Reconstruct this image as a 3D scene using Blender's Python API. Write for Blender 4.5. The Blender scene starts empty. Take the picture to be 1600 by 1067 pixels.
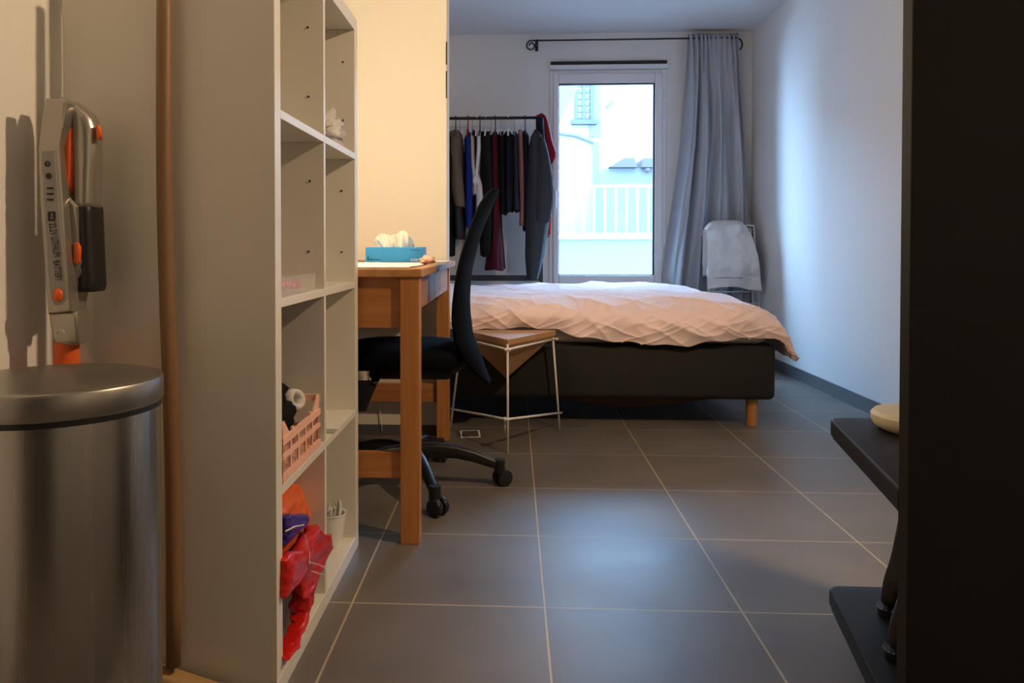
import bpy, bmesh, math, random
import numpy as np
from mathutils import Vector, Matrix, noise

random.seed(7)
scn = bpy.context.scene
COL = scn.collection

# ------------------------------------------------------------------ camera
CAM_Z = 0.8384
YAW, PITCH, FPX = -0.054, 0.0179, 1229.0
PPX, PPY = 735.0, 406.2
cd = bpy.data.cameras.new('camera')
cd.sensor_width = 36.0
cd.lens = FPX / 1600 * 36
cd.shift_x = (800 - PPX) / 1600
cd.shift_y = -(533.5 - PPY) / 1600
cd.clip_start = 0.02
cam = bpy.data.objects.new('camera', cd)
COL.objects.link(cam)
cam.location = (0, 0, CAM_Z)
cam.rotation_euler = (math.pi / 2 - PITCH, 0, -YAW)
scn.camera = cam

# ------------------------------------------------------------------ world, exposure
w = bpy.data.worlds.new('sky'); scn.world = w; w.use_nodes = True
bg = w.node_tree.nodes['Background']
bg.inputs[0].default_value = (0.38, 0.63, 1.0, 1)
bg.inputs[1].default_value = 36.0
vs = scn.view_settings
vs.view_transform = 'Standard'; vs.look = 'None'; vs.gamma = 1.0; vs.use_curve_mapping = False
vs.exposure = 0.33
scn.cycles.use_denoising = True
scn.cycles.max_bounces = 8
scn.cycles.diffuse_bounces = 5
scn.cycles.sample_clamp_indirect = 8.0

WARM = (1.0, 0.70, 0.42)
def lamp(name, typ, loc, energy, color, size=0.05, rot=None, portal=False, size_y=None):
    l = bpy.data.lights.new(name, typ)
    l.energy = energy; l.color = color
    if typ == 'AREA':
        l.size = size
        if size_y: l.shape = 'RECTANGLE'; l.size_y = size_y
        if portal: l.cycles.is_portal = True
    else:
        l.shadow_soft_size = size
    o = bpy.data.objects.new(name, l); COL.objects.link(o)
    o.location = loc
    if rot: o.rotation_euler = rot
    return o
# daylight enters through the window (portal only guides the sampling of the sky)
lamp('window_portal', 'AREA', (0.705, 6.16, 1.34), 1, (1, 1, 1), 0.8, (math.radians(-90), 0, 0), True, 1.5)
# warm wall lamp of the hall (right, beyond the black rack), desk lamp behind the shelving unit, kitchen ceiling lamp behind
hl = lamp('hall_lamp', 'SPOT', (1.30, 1.42, 2.05), 88, WARM, 0.045)
hl.rotation_euler = Vector((-1.0, 0.22, -0.52)).to_track_quat('-Z', 'Y').to_euler()
hl.data.spot_size = math.radians(150); hl.data.spot_blend = 0.55
lamp('desk_lamp', 'POINT', (-0.62, 2.42, 1.36), 9.5, (1.0, 0.80, 0.54), 0.06)
lamp('kitchen_lamp', 'POINT', (-0.45, -0.3, 2.2), 1.7, (1.0, 0.64, 0.32), 0.12)
lamp('added_panel_glow', 'POINT', (1.68, -0.45, 1.25), 1.6, (1.0, 0.74, 0.48), 0.10)  # added light, no known fitting: soft warm glow on the black side panel

# ------------------------------------------------------------------ picture-to-place helper
fwv = Vector((math.sin(YAW) * math.cos(PITCH), math.cos(YAW) * math.cos(PITCH), -math.sin(PITCH)))
rtv = Vector((math.cos(YAW), -math.sin(YAW), 0))
upv = rtv.cross(fwv)
CAMP = Vector((0, 0, CAM_Z))
def at(x, y, ax, v):
    d = fwv + rtv * ((x - PPX) / FPX) - upv * ((y - PPY) / FPX)
    k = (v - CAMP[ax]) / d[ax]
    return CAMP + d * k
def aX(x, y, v): return at(x, y, 0, v)
def aY(x, y, v): return at(x, y, 1, v)
def aZ(x, y, v): return at(x, y, 2, v)

# ------------------------------------------------------------------ materials
def mat(name, col, rough=0.6, metal=0.0, noise_amt=0.0, noise_scale=30, bump=0.0, bump_scale=60,
        spec=0.5, stretch=None, sheen=0.0, transmission=0.0, alpha=1.0, coat=0.0, subsurf=0.0, rough_noise=0.0):
    m = bpy.data.materials.new(name); m.use_nodes = True
    nt = m.node_tree; p = nt.nodes['Principled BSDF']
    p.inputs['Base Color'].default_value = (*col, 1)
    p.inputs['Roughness'].default_value = rough
    p.inputs['Metallic'].default_value = metal
    p.inputs['Specular IOR Level'].default_value = spec
    p.inputs['Sheen Weight'].default_value = sheen
    p.inputs['Transmission Weight'].default_value = transmission
    p.inputs['Alpha'].default_value = alpha
    p.inputs['Coat Weight'].default_value = coat
    tc = nt.nodes.new('ShaderNodeTexCoord'); mp = nt.nodes.new('ShaderNodeMapping')
    nt.links.new(tc.outputs['Object'], mp.inputs[0])
    if stretch: mp.inputs['Scale'].default_value = stretch
    if True:
        n = nt.nodes.new('ShaderNodeTexNoise'); n.inputs['Scale'].default_value = noise_scale
        n.inputs['Detail'].default_value = 5
        nt.links.new(mp.outputs[0], n.inputs[0])
        r = nt.nodes.new('ShaderNodeMixRGB'); r.blend_type = 'MIX'
        a = max(noise_amt, 0.02)
        r.inputs[1].default_value = (*[min(1, c * (1 - a)) for c in col], 1)
        r.inputs[2].default_value = (*[min(1, c * (1 + a)) for c in col], 1)
        nt.links.new(n.outputs['Fac'], r.inputs[0])
        nt.links.new(r.outputs[0], p.inputs['Base Color'])
        if rough_noise:
            mr = nt.nodes.new('ShaderNodeMapRange')
            mr.inputs['To Min'].default_value = max(0.02, rough - rough_noise); mr.inputs['To Max'].default_value = rough + rough_noise
            nt.links.new(n.outputs['Fac'], mr.inputs['Value']); nt.links.new(mr.outputs[0], p.inputs['Roughness'])
    if bump:
        n2 = nt.nodes.new('ShaderNodeTexNoise'); n2.inputs['Scale'].default_value = bump_scale; n2.inputs['Detail'].default_value = 4
        nt.links.new(mp.outputs[0], n2.inputs[0])
        b = nt.nodes.new('ShaderNodeBump'); b.inputs['Strength'].default_value = bump; b.inputs['Distance'].default_value = 0.004
        nt.links.new(n2.outputs['Fac'], b.inputs['Height']); nt.links.new(b.outputs[0], p.inputs['Normal'])
    return m

M = {}
M['wall'] = mat('white_wall_paint', (0.80, 0.79, 0.77), 0.75, bump=0.15, bump_scale=150)
M['ceiling'] = mat('ceiling_paint', (0.74, 0.74, 0.75), 0.8, bump=0.1, bump_scale=120)
M['cream'] = mat('cream_wall_paint', (0.82, 0.77, 0.65), 0.7, bump=0.1, bump_scale=150)
M['kallax'] = mat('white_laminate', (0.77, 0.745, 0.665), 0.32, bump=0.03, bump_scale=90)
M['pvc'] = mat('white_window_frame', (0.80, 0.81, 0.84), 0.35)
M['black_lam'] = mat('black_laminate', (0.010, 0.009, 0.008), 0.55, bump=0.15, bump_scale=300, spec=0.35)
M['steel'] = mat('brushed_steel', (0.48, 0.46, 0.43), 0.27, 1.0, noise_amt=0.06, noise_scale=60, stretch=(1, 1, 0.004), bump=0.0, rough_noise=0.03)
M['steel_lid'] = mat('brushed_steel_lid', (0.40, 0.38, 0.35), 0.34, 1.0, noise_amt=0.25, noise_scale=9, rough_noise=0.1)
M['black_plastic'] = mat('black_plastic', (0.012, 0.012, 0.014), 0.4)
M['black_fabric'] = mat('black_woven_fabric', (0.0035, 0.0045, 0.0075), 0.85, bump=0.3, bump_scale=700, spec=0.06)
M['bed_fabric'] = mat('black_bed_fabric', (0.012, 0.011, 0.011), 0.8, bump=0.3, bump_scale=500, noise_amt=0.2)
M['silver'] = mat('silver_plastic', (0.42, 0.40, 0.36), 0.28, 0.75)
M['grey_panel'] = mat('grey_panel', (0.36, 0.35, 0.34), 0.5)
M['orange'] = mat('orange_plastic', (0.85, 0.13, 0.015), 0.3, coat=0.4)
M['orange_tube'] = mat('orange_tube', (0.80, 0.13, 0.02), 0.45)
M['dark_ink'] = mat('dark_ink', (0.02, 0.02, 0.02), 0.6)
M['white_plastic'] = mat('white_plastic', (0.82, 0.80, 0.76), 0.4)
M['white_metal'] = mat('white_painted_metal', (0.85, 0.84, 0.82), 0.35)
M['duvet'] = mat('pale_pink_cotton', (0.88, 0.69, 0.68), 0.85, noise_amt=0.05, noise_scale=8, bump=0.35, bump_scale=35, sheen=0.2)
M['sheet'] = mat('cream_sheet', (0.72, 0.66, 0.58), 0.85, bump=0.2, bump_scale=60)
M['curtain'] = mat('grey_curtain_cotton', (0.60, 0.62, 0.67), 0.85, bump=0.3, bump_scale=500, sheen=0.15)
M['towel'] = mat('white_towelling', (0.74, 0.72, 0.70), 0.95, bump=0.8, bump_scale=180, sheen=0.3)
M['iron'] = mat('black_iron', (0.015, 0.015, 0.017), 0.5)
M['cork'] = mat('brown_wood_veneer', (0.47, 0.26, 0.12), 0.55, noise_amt=0.12, noise_scale=14, stretch=(1, 6, 6))
M['paper'] = mat('white_paper', (0.85, 0.83, 0.80), 0.8)
M['tissue'] = mat('tissue_paper', (0.90, 0.86, 0.76), 0.9)
M['tblue'] = mat('blue_card', (0.03, 0.31, 0.72), 0.4, noise_amt=0.15, noise_scale=6)
M['pinkcrate'] = mat('pink_plastic', (0.90, 0.52, 0.40), 0.45)
M['redbag'] = mat('red_plastic_film', (0.55, 0.012, 0.010), 0.25, noise_amt=0.25, noise_scale=22, bump=0.7, bump_scale=60)
M['orangebag'] = mat('orange_plastic_film', (0.75, 0.13, 0.02), 0.3, noise_amt=0.2, bump=0.5, bump_scale=40)
M['purplebag'] = mat('purple_plastic_film', (0.05, 0.03, 0.28), 0.3, bump=0.5, bump_scale=40)
M['greybag'] = mat('grey_white_film', (0.42, 0.42, 0.44), 0.35, noise_amt=0.4, noise_scale=15, bump=0.5, bump_scale=40)
M['wicker'] = mat('cream_wood', (0.80, 0.72, 0.52), 0.6, noise_amt=0.05)
M['leather'] = mat('black_leather', (0.012, 0.011, 0.011), 0.4, bump=0.3, bump_scale=80)
M['clear'] = mat('clear_plastic', (0.9, 0.9, 0.9), 0.15, alpha=0.22)
M['socket'] = mat('white_socket_plastic', (0.78, 0.77, 0.72), 0.4)
M['handle_wood'] = mat('worn_broom_wood', (0.22, 0.12, 0.055), 0.5, noise_amt=0.3, noise_scale=12, stretch=(1, 1, 0.25))
M['broom_wood'] = mat('pale_broom_wood', (0.40, 0.25, 0.11), 0.5, noise_amt=0.15)
def cloth(n, c, na=0.15, b=0.4):
    M[n] = mat(n, c, 0.9, noise_amt=na, noise_scale=18, bump=b, bump_scale=160, spec=0.2)
cloth('black_cloth', (0.004, 0.004, 0.006)); cloth('taupe_cloth', (0.13, 0.095, 0.068)); cloth('charcoal_cloth', (0.035, 0.034, 0.032))
cloth('blue_cloth', (0.010, 0.022, 0.17)); cloth('white_cloth', (0.62, 0.61, 0.62)); cloth('cream_cloth', (0.50, 0.47, 0.40))
cloth('burgundy_cloth', (0.065, 0.005, 0.012)); cloth('pinkbrown_cloth', (0.30, 0.13, 0.11)); cloth('navy_cloth', (0.007, 0.009, 0.018))
cloth('grey_coat', (0.040, 0.043, 0.050)); cloth('green_cloth', (0.007, 0.012, 0.011)); cloth('red_wool', (0.20, 0.010, 0.016))
cloth('scarf_red', (0.50, 0.035, 0.025)); cloth('slate_cloth', (0.025, 0.030, 0.042))

def wood(name, c1, c2, scale=1.0, axis='Z', rough=0.42):
    m = bpy.data.materials.new(name); m.use_nodes = True; nt = m.node_tree; p = nt.nodes['Principled BSDF']
    tc = nt.nodes.new('ShaderNodeTexCoord'); mp = nt.nodes.new('ShaderNodeMapping')
    s = [22, 22, 22]; s['XYZ'.index(axis)] = 1.1
    mp.inputs['Scale'].default_value = [q * scale for q in s]
    nt.links.new(tc.outputs['Object'], mp.inputs[0])
    n = nt.nodes.new('ShaderNodeTexNoise'); n.inputs['Scale'].default_value = 1.6; n.inputs['Detail'].default_value = 8; n.inputs['Distortion'].default_value = 0.6
    nt.links.new(mp.outputs[0], n.inputs[0])
    cr = nt.nodes.new('ShaderNodeValToRGB')
    cr.color_ramp.elements[0].position = 0.3; cr.color_ramp.elements[0].color = (*c1, 1)
    cr.color_ramp.elements[1].position = 0.75; cr.color_ramp.elements[1].color = (*c2, 1)
    nt.links.new(n.outputs['Fac'], cr.inputs[0]); nt.links.new(cr.outputs[0], p.inputs['Base Color'])
    p.inputs['Roughness'].default_value = rough
    b = nt.nodes.new('ShaderNodeBump'); b.inputs['Strength'].default_value = 0.08
    nt.links.new(n.outputs['Fac'], b.inputs['Height']); nt.links.new(b.outputs[0], p.inputs['Normal'])
    return m
M['oak_z'] = wood('honey_oak_upright', (0.40, 0.155, 0.045), (0.56, 0.25, 0.085), axis='Z')
M['oak_x'] = wood('honey_oak_across', (0.38, 0.145, 0.04), (0.54, 0.235, 0.08), axis='X')
M['oak_y'] = wood('honey_oak_along', (0.42, 0.19, 0.07), (0.58, 0.30, 0.12), axis='Y')

def tile_mat():
    m = bpy.data.materials.new('grey_floor_tiles'); m.use_nodes = True; nt = m.node_tree; p = nt.nodes['Principled BSDF']
    tc = nt.nodes.new('ShaderNodeTexCoord'); mp = nt.nodes.new('ShaderNodeMapping')
    T = 0.4507
    mp.inputs['Location'].default_value = (-0.0749 + T * 20, -3.6198 + T * 20, 0)
    nt.links.new(tc.outputs['Object'], mp.inputs[0])
    br = nt.nodes.new('ShaderNodeTexBrick')
    br.offset = 0; br.squash = 1; br.inputs['Scale'].default_value = 1
    br.inputs['Brick Width'].default_value = T; br.inputs['Row Height'].default_value = T
    br.inputs['Mortar Size'].default_value = 0.0029; br.inputs['Mortar Smooth'].default_value = 0.25; br.inputs['Bias'].default_value = 0
    br.inputs['Color1'].default_value = (0.142, 0.126, 0.112, 1); br.inputs['Color2'].default_value = (0.160, 0.143, 0.127, 1)
    br.inputs['Mortar'].default_value = (0.42, 0.35, 0.23, 1)
    nt.links.new(mp.outputs[0], br.inputs[0])
    n = nt.nodes.new('ShaderNodeTexNoise'); n.inputs['Scale'].default_value = 3.0; n.inputs['Detail'].default_value = 7
    nt.links.new(tc.outputs['Object'], n.inputs[0])
    mr = nt.nodes.new('ShaderNodeMapRange'); mr.inputs['From Min'].default_value = 0.25; mr.inputs['From Max'].default_value = 0.75
    mr.inputs['To Min'].default_value = 0.80; mr.inputs['To Max'].default_value = 1.22
    nt.links.new(n.outputs['Fac'], mr.inputs['Value'])
    mx = nt.nodes.new('ShaderNodeMixRGB'); mx.blend_type = 'MULTIPLY'; mx.inputs[0].default_value = 1
    nt.links.new(br.outputs['Color'], mx.inputs[1]); nt.links.new(mr.outputs[0], mx.inputs[2])
    nt.links.new(mx.outputs[0], p.inputs['Base Color'])
    p.inputs['Specular IOR Level'].default_value = 0.36
    r2 = nt.nodes.new('ShaderNodeMapRange'); r2.inputs['To Min'].default_value = 0.34; r2.inputs['To Max'].default_value = 0.50
    nt.links.new(n.outputs['Fac'], r2.inputs['Value']); nt.links.new(r2.outputs[0], p.inputs['Roughness'])
    b = nt.nodes.new('ShaderNodeBump'); b.inputs['Strength'].default_value = 0.35; b.inputs['Distance'].default_value = 0.002; b.invert = True
    nt.links.new(br.outputs['Fac'], b.inputs['Height']); nt.links.new(b.outputs[0], p.inputs['Normal'])
    return m
M['tiles'] = tile_mat()
def add_translucent(m, col, f):
    nt = m.node_tree; p = nt.nodes['Principled BSDF']; out = [n for n in nt.nodes if n.type == 'OUTPUT_MATERIAL'][0]
    t = nt.nodes.new('ShaderNodeBsdfTranslucent'); t.inputs[0].default_value = (*col, 1); mx = nt.nodes.new('ShaderNodeMixShader'); mx.inputs[0].default_value = f
    nt.links.new(p.outputs[0], mx.inputs[1]); nt.links.new(t.outputs[0], mx.inputs[2]); nt.links.new(mx.outputs[0], out.inputs[0])
add_translucent(M['curtain'], (0.55, 0.60, 0.68), 0.25)
M['base_tile'] = mat('grey_tile_skirting', (0.10, 0.10, 0.105), 0.4, noise_amt=0.1)
def glass_mat():
    m = bpy.data.materials.new('window_glass'); m.use_nodes = True; nt = m.node_tree
    for n in list(nt.nodes):
        if n.type == 'BSDF_PRINCIPLED': nt.nodes.remove(n)
    out = [n for n in nt.nodes if n.type == 'OUTPUT_MATERIAL'][0]
    t = nt.nodes.new('ShaderNodeBsdfTransparent'); t.inputs[0].default_value = (0.93, 0.97, 0.98, 1)
    g = nt.nodes.new('ShaderNodeBsdfGlossy'); g.inputs['Roughness'].default_value = 0.02
    f = nt.nodes.new('ShaderNodeFresnel'); f.inputs[0].default_value = 1.2
    mx = nt.nodes.new('ShaderNodeMixShader')
    nt.links.new(f.outputs[0], mx.inputs[0]); nt.links.new(t.outputs[0], mx.inputs[1]); nt.links.new(g.outputs[0], mx.inputs[2])
    nt.links.new(mx.outputs[0], out.inputs[0])
    return m
M['glass'] = glass_mat()
M['ext_white'] = mat('outdoor_render', (0.125, 0.112, 0.102), 0.8, noise_amt=0.04, noise_scale=2)
M['ext_blue'] = mat('outdoor_bluish_render', (0.050, 0.054, 0.058), 0.8, noise_amt=0.05, noise_scale=1)
M['ext_roof'] = mat('outdoor_grey_roofing', (0.026, 0.020, 0.018), 0.8)
M['ext_dark'] = mat('outdoor_slate_blue', (0.014, 0.018, 0.022), 0.7)
M['ext_ground'] = mat('outdoor_paving', (0.2, 0.2, 0.2), 0.9)

# ------------------------------------------------------------------ mesh helpers
class MB:
    def __init__(s): s.bm = bmesh.new()
    def box(s, x0, x1, y0, y1, z0, z1, bev=0.0, seg=2, mtx=None):
        ret = bmesh.ops.create_cube(s.bm, size=1)
        vs_ = ret['verts']
        bmesh.ops.scale(s.bm, vec=(abs(x1 - x0), abs(y1 - y0), abs(z1 - z0)), verts=vs_)
        bmesh.ops.translate(s.bm, vec=((x0 + x1) / 2, (y0 + y1) / 2, (z0 + z1) / 2), verts=vs_)
        if bev:
            es = set(); [es.update(v.link_edges) for v in vs_]
            r = bmesh.ops.bevel(s.bm, geom=list(es), offset=bev, segments=seg, profile=0.5, affect='EDGES')
            vs_ = r['verts']
        if mtx is not None: bmesh.ops.transform(s.bm, matrix=mtx, verts=list(set(vs_)))
        return s
    def tube(s, pts, r, n=10, caps=True):
        pts = [Vector(p) for p in pts]; rings = []
        rr = r if isinstance(r, (list, tuple)) else [r] * len(pts)
        ref = None
        for i, p in enumerate(pts):
            if i == 0: t = pts[1] - pts[0]
            elif i == len(pts) - 1: t = pts[-1] - pts[-2]
            else: t = (pts[i + 1] - p).normalized() + (p - pts[i - 1]).normalized()
            t.normalize()
            if ref is None:
                ref = Vector((0, 0, 1)) if abs(t.z) < 0.9 else Vector((1, 0, 0))
            a = t.cross(ref).normalized(); b = a.cross(t).normalized(); ref = b
            rings.append([s.bm.verts.new(p + (a * math.cos(q) + b * math.sin(q)) * rr[i]) for q in [2 * math.pi * k / n for k in range(n)]])
        for A, B in zip(rings, rings[1:]):
            for k in range(n): s.bm.faces.new((A[k], A[(k + 1) % n], B[(k + 1) % n], B[k]))
        if caps:
            s.bm.faces.new(rings[0][::-1]); s.bm.faces.new(rings[-1])
        return s
    def lathe(s, prof, c=(0, 0, 0), n=48, mtx=None):
        rings = []; c = Vector(c); new = []
        for r, z in prof:
            if r < 1e-5:
                v = s.bm.verts.new(c + Vector((0, 0, z))); rings.append([v]); new.append(v)
            else:
                R = [s.bm.verts.new(c + Vector((r * math.cos(2 * math.pi * k / n), r * math.sin(2 * math.pi * k / n), z))) for k in range(n)]
                rings.append(R); new += R
        for A, B in zip(rings, rings[1:]):
            if len(A) == 1 and len(B) == 1: continue
            for k in range(n):
                if len(A) == 1: s.bm.faces.new((A[0], B[k], B[(k + 1) % n]))
                elif len(B) == 1: s.bm.faces.new((A[k], A[(k + 1) % n], B[0]))
                else: s.bm.faces.new((A[k], A[(k + 1) % n], B[(k + 1) % n], B[k]))
        if mtx is not None: bmesh.ops.transform(s.bm, matrix=mtx, verts=new)
        return s
    def grid(s, f, nu, nv, closeu=False):
        V = [[s.bm.verts.new(f(i / (nu - (0 if closeu else 1)), j / (nv - 1))) for i in range(nu)] for j in range(nv)]
        for j in range(nv - 1):
            for i in range(nu - (0 if closeu else 1)):
                i2 = (i + 1) % nu
                s.bm.faces.new((V[j][i], V[j][i2], V[j + 1][i2], V[j + 1][i]))
        return V
    def prism(s, pts, vec, bev=0.0, seg=3):
        """closed polygon (3-D points) pushed along vec"""
        vec = Vector(vec)
        a = [s.bm.verts.new(Vector(p)) for p in pts]; b = [s.bm.verts.new(Vector(p) + vec) for p in pts]
        f1 = s.bm.faces.new(a); f2 = s.bm.faces.new(b[::-1]); n = len(pts)
        for k in range(n): s.bm.faces.new((a[(k + 1) % n], a[k], b[k], b[(k + 1) % n]))
        if bev:
            es = list(f1.edges) + list(f2.edges)
            bmesh.ops.bevel(s.bm, geom=es, offset=bev, segments=seg, profile=0.5, affect='EDGES')
        return s
    def loft(s, rings):
        V = [[s.bm.verts.new(p) for p in r] for r in rings]; n = len(rings[0])
        for A, B in zip(V, V[1:]):
            for k in range(n): s.bm.faces.new((A[k], A[(k + 1) % n], B[(k + 1) % n], B[k]))
        s.bm.faces.new(V[0][::-1]); s.bm.faces.new(V[-1])
        return s

def wloc(o):
    v = Vector((0, 0, 0))
    while o is not None: v += o.location; o = o.parent
    return v
def obj(name, mb, m, parent=None, smooth=False, sub=0, solid=0.0, label=None, bevel=0.0, angle=None):
    bm = mb.bm
    bmesh.ops.recalc_face_normals(bm, faces=bm.faces)
    if parent is not None: off = wloc(parent)
    else:
        xs = [v.co for v in bm.verts]
        off = Vector(((min(v.x for v in xs) + max(v.x for v in xs)) / 2, (min(v.y for v in xs) + max(v.y for v in xs)) / 2, min(v.z for v in xs)))
    bmesh.ops.translate(bm, vec=-off, verts=bm.verts)
    me = bpy.data.meshes.new(name); bm.to_mesh(me); bm.free()
    if isinstance(m, (list, tuple)):
        for q in m: me.materials.append(q)
    else: me.materials.append(m)
    if smooth:
        for p in me.polygons: p.use_smooth = True
    if angle: me.set_sharp_from_angle(angle=math.radians(angle))
    o = bpy.data.objects.new(name, me); COL.objects.link(o)
    if parent is not None: o.parent = parent
    else: o.location = off
    if bevel:
        b = o.modifiers.new('bevel', 'BEVEL'); b.width = bevel; b.segments = 2; b.limit_method = 'ANGLE'
    if solid:
        q = o.modifiers.new('solid', 'SOLIDIFY'); q.thickness = solid; q.offset = -1
    if sub:
        q = o.modifiers.new('sub', 'SUBSURF'); q.levels = sub; q.render_levels = sub
    if label: o['label'] = label
    return o
def tag(o, label, cat, group=None, kind=None):
    o['label'] = label; o['category'] = cat
    if group: o['group'] = group
    if kind: o['kind'] = kind
    return o
def thing(name, loc, label, cat, group=None):
    o = bpy.data.objects.new(name, None); o.empty_display_size = 0.05; COL.objects.link(o); o.location = loc
    return tag(o, label, cat, group)
def struct(o): o['kind'] = 'structure'; return o
def B(*a, **k): return MB().box(*a, **k)
def fb(x, y, z, s, o=3):
    return noise.fractal(Vector((x * s, y * s, z * s)), 1.0, 2.0, o)
def lerp_table(tab, x):
    if x <= tab[0][0]: return tab[0][1]
    for (a, b), (c, d) in zip(tab, tab[1:]):
        if x <= c:
            t = (x - a) / (c - a); return b + (d - b) * t
    return tab[-1][1]

# ------------------------------------------------------------------ the room
XL, XR, YF, YB, ZC = -0.85, 1.79, 6.03, -0.9, 2.45
struct(obj('floor', B(XL - .1, XR + .1, YB - .1, YF + .1, -.12, 0), M['tiles']))
floor_o = bpy.data.objects['floor']
# put the floor's own origin at the world origin so the tile joints fall where they should
floor_o.data.transform(Matrix.Translation(floor_o.location)); floor_o.location = (0, 0, 0)
struct(obj('ceiling', B(XL - .1, XR + .1, YB - .1, YF + .1, ZC, ZC + .12), M['ceiling']))
struct(obj('wall_left', B(XL - .12, XL, YB - .1, YF + .1, 0, ZC), M['wall']))
struct(obj('wall_right', B(XR, XR + .12, YB - .1, YF + .1, 0, ZC), M['wall']))
struct(obj('wall_back', B(XL, XR, YB - .12, YB, 0, ZC), M['wall']))
WX0, WX1, WZ0, WZ1 = 0.276, 1.156, 0.50, 2.17
mb = MB()
mb.box(XL, WX0, YF, YF + .22, 0, ZC); mb.box(WX1, XR, YF, YF + .22, 0, ZC)
mb.box(WX0, WX1, YF, YF + .22, 0, WZ0); mb.box(WX0, WX1, YF, YF + .22, WZ1, ZC)
struct(obj('wall_far', mb, M['wall']))
PX, PY0, PY1 = -0.291, 3.46, 3.60
part = struct(obj('wall_partition', B(XL, PX, PY0, PY1, 0, ZC, bev=.004), M['cream']))
struct(obj('baseboard_right', B(XR - .010, XR, 1.0, YF, 0, .072, bev=.002), M['base_tile']))
struct(obj('baseboard_far', B(XL, WX0 + 1.4, YF - .010, YF, 0, .072, bev=.002), M['base_tile']))
struct(obj('baseboard_partition', B(XL, PX, PY0 - .008, PY0, 0, .045, bev=.002), M['base_tile']))
d1 = bpy.data.objects.new('added_door_1', None); COL.objects.link(d1); d1.location = (-.2, YB, 0); struct(d1)  # unseen dark door, added so the steel bin reflects something dark
M['added_door_dark'] = mat('added_door_brown', (0.03, 0.022, 0.018), 0.5)
obj('added_door_leaf', B(-.66, .30, YB + .002, YB + .045, .01, 2.1, bev=.004), M['added_door_dark'], d1)
obj('added_door_frame', MB().box(-.74, -.665, YB, YB + .06, 0, 2.17, bev=.003).box(.305, .38, YB, YB + .06, 0, 2.17, bev=.003).box(-.665, .305, YB, YB + .06, 2.105, 2.17, bev=.003), M['added_door_dark'], d1)
# ------------------------------------------------------------------ window
win = bpy.data.objects.new('window_1', None); COL.objects.link(win); win.location = (0.716, YF, WZ0); struct(win)
GX0, GX1, GZ0, GZ1 = 0.346, 1.066, 0.616, 2.066
def frame(mb, a0, a1, b0, b1, c0, c1, d0, d1, y0, y1, bev):
    mb.box(a0, b0, y0, y1, c0, c1, bev=bev); mb.box(b1, a1, y0, y1, c0, c1, bev=bev)
    mb.box(b0, b1, y0, y1, c0, d0, bev=bev); mb.box(b0, b1, y0, y1, d1, c1, bev=bev)
mb = MB(); frame(mb, WX0, WX1, WX0 + .035, WX1 - .04, WZ0, WZ1 - .002, WZ0 + .035, WZ1 - .035, YF - .012, YF + .07, .004)
obj('frame', mb, M['pvc'], win)
mb = MB(); frame(mb, WX0 + .028, WX1 - .034, GX0, GX1, WZ0 + .03, WZ1 - .03, GZ0, GZ1, YF - .03, YF + .045, .006)
sash = obj('sash', mb, M['pvc'], win)
mb = MB(); frame(mb, GX0 - .004, GX1 + .004, GX0 + .005, GX1 - .011, GZ0 - .004, GZ1 + .004, GZ0 + .006, GZ1 - .009, YF - .018, YF + .01, .001)
obj('gasket', mb, M['black_plastic'], sash)
obj('pane', B(GX0, GX1, YF + .0, YF + .006, GZ0, GZ1), M['glass'], sash)
mb = MB(); hx = 0.318
mb.box(hx - .014, hx + .014, YF - .042, YF - .03, 1.21, 1.29, bev=.003); mb.tube([(hx, YF - .04, 1.25), (hx, YF - .075, 1.25), (hx, YF - .08, 1.24), (hx, YF - .08, 1.13)], .008)
obj('handle', mb, M['pvc'], sash)
mb = MB()
for z in (0.75, 1.95): mb.tube([(WX1 - .03, YF - .022, z), (WX1 - .03, YF - .022, z + .09)], .009)
obj('hinge', mb, M['pvc'], win)
tr = obj('trim_1', B(.276, 1.163, YF - .035, YF, 2.172, 2.206, bev=.004), M['pvc']); struct(tr)
tr = obj('trim_2', B(.285, 1.155, YF - .020, YF, 2.210, 2.235, bev=.002), M['iron']); struct(tr)

# ------------------------------------------------------------------ outdoors
g = obj('ground', B(-14, 16, 6.4, 30, -3.3, -3.0), M['ext_ground']); g.name = 'ground'; struct(g)
# balcony opposite: parapet with railing
RY = 9.6
par = thing('balcony', (0.9, RY, -3.0), 'white balcony parapet with a barred railing outside the window', 'balcony')
z_top = aY(950, 374, RY).z; z_band = aY(950, 364, RY).z; z_rail = aY(950, 288, RY).z
obj('parapet', B(-1.6, 3.4, RY, RY + .12, -2.99, z_top), M['ext_blue'], par)
obj('coping', B(-1.6, 3.4, RY - .05, RY + .15, z_top, z_band, bev=.01), M['ext_white'], par)
obj('handrail', B(-1.6, 3.4, RY + .02, RY + .07, z_rail - .035, z_rail, bev=.005), M['ext_white'], par)
for k in range(-11, 20):
    x = aY(980 + 17 * k, 330, RY).x
    if -1.5 < x < 3.3: obj('baluster', B(x - .013, x + .013, RY + .03, RY + .06, z_band, z_rail - .035), M['ext_white'], par)
BY = 15.0
bld = thing('apartment_building', (0, BY, -3.0), 'overexposed white apartment block with louvred window across the yard', 'building')
obj('facade', B(-8, 9, BY, BY + .4, -2.99, 4.75), M['ext_white'], bld)
p0 = aY(897, 188, BY); p1 = aY(927, 140, BY)
mb = MB(); wx0, wx1, wz0, wz1 = p0.x, p1.x, p0.z, 4.5
mb.box(wx0, wx0 + .06, BY - .05, BY, wz0, wz1); mb.box(wx1 - .06, wx1, BY - .05, BY, wz0, wz1); mb.box((wx0 + wx1) / 2 - .03, (wx0 + wx1) / 2 + .03, BY - .05, BY, wz0, wz1)
wf = obj('window', mb, M['ext_dark'], bld)
mb = MB()
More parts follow.
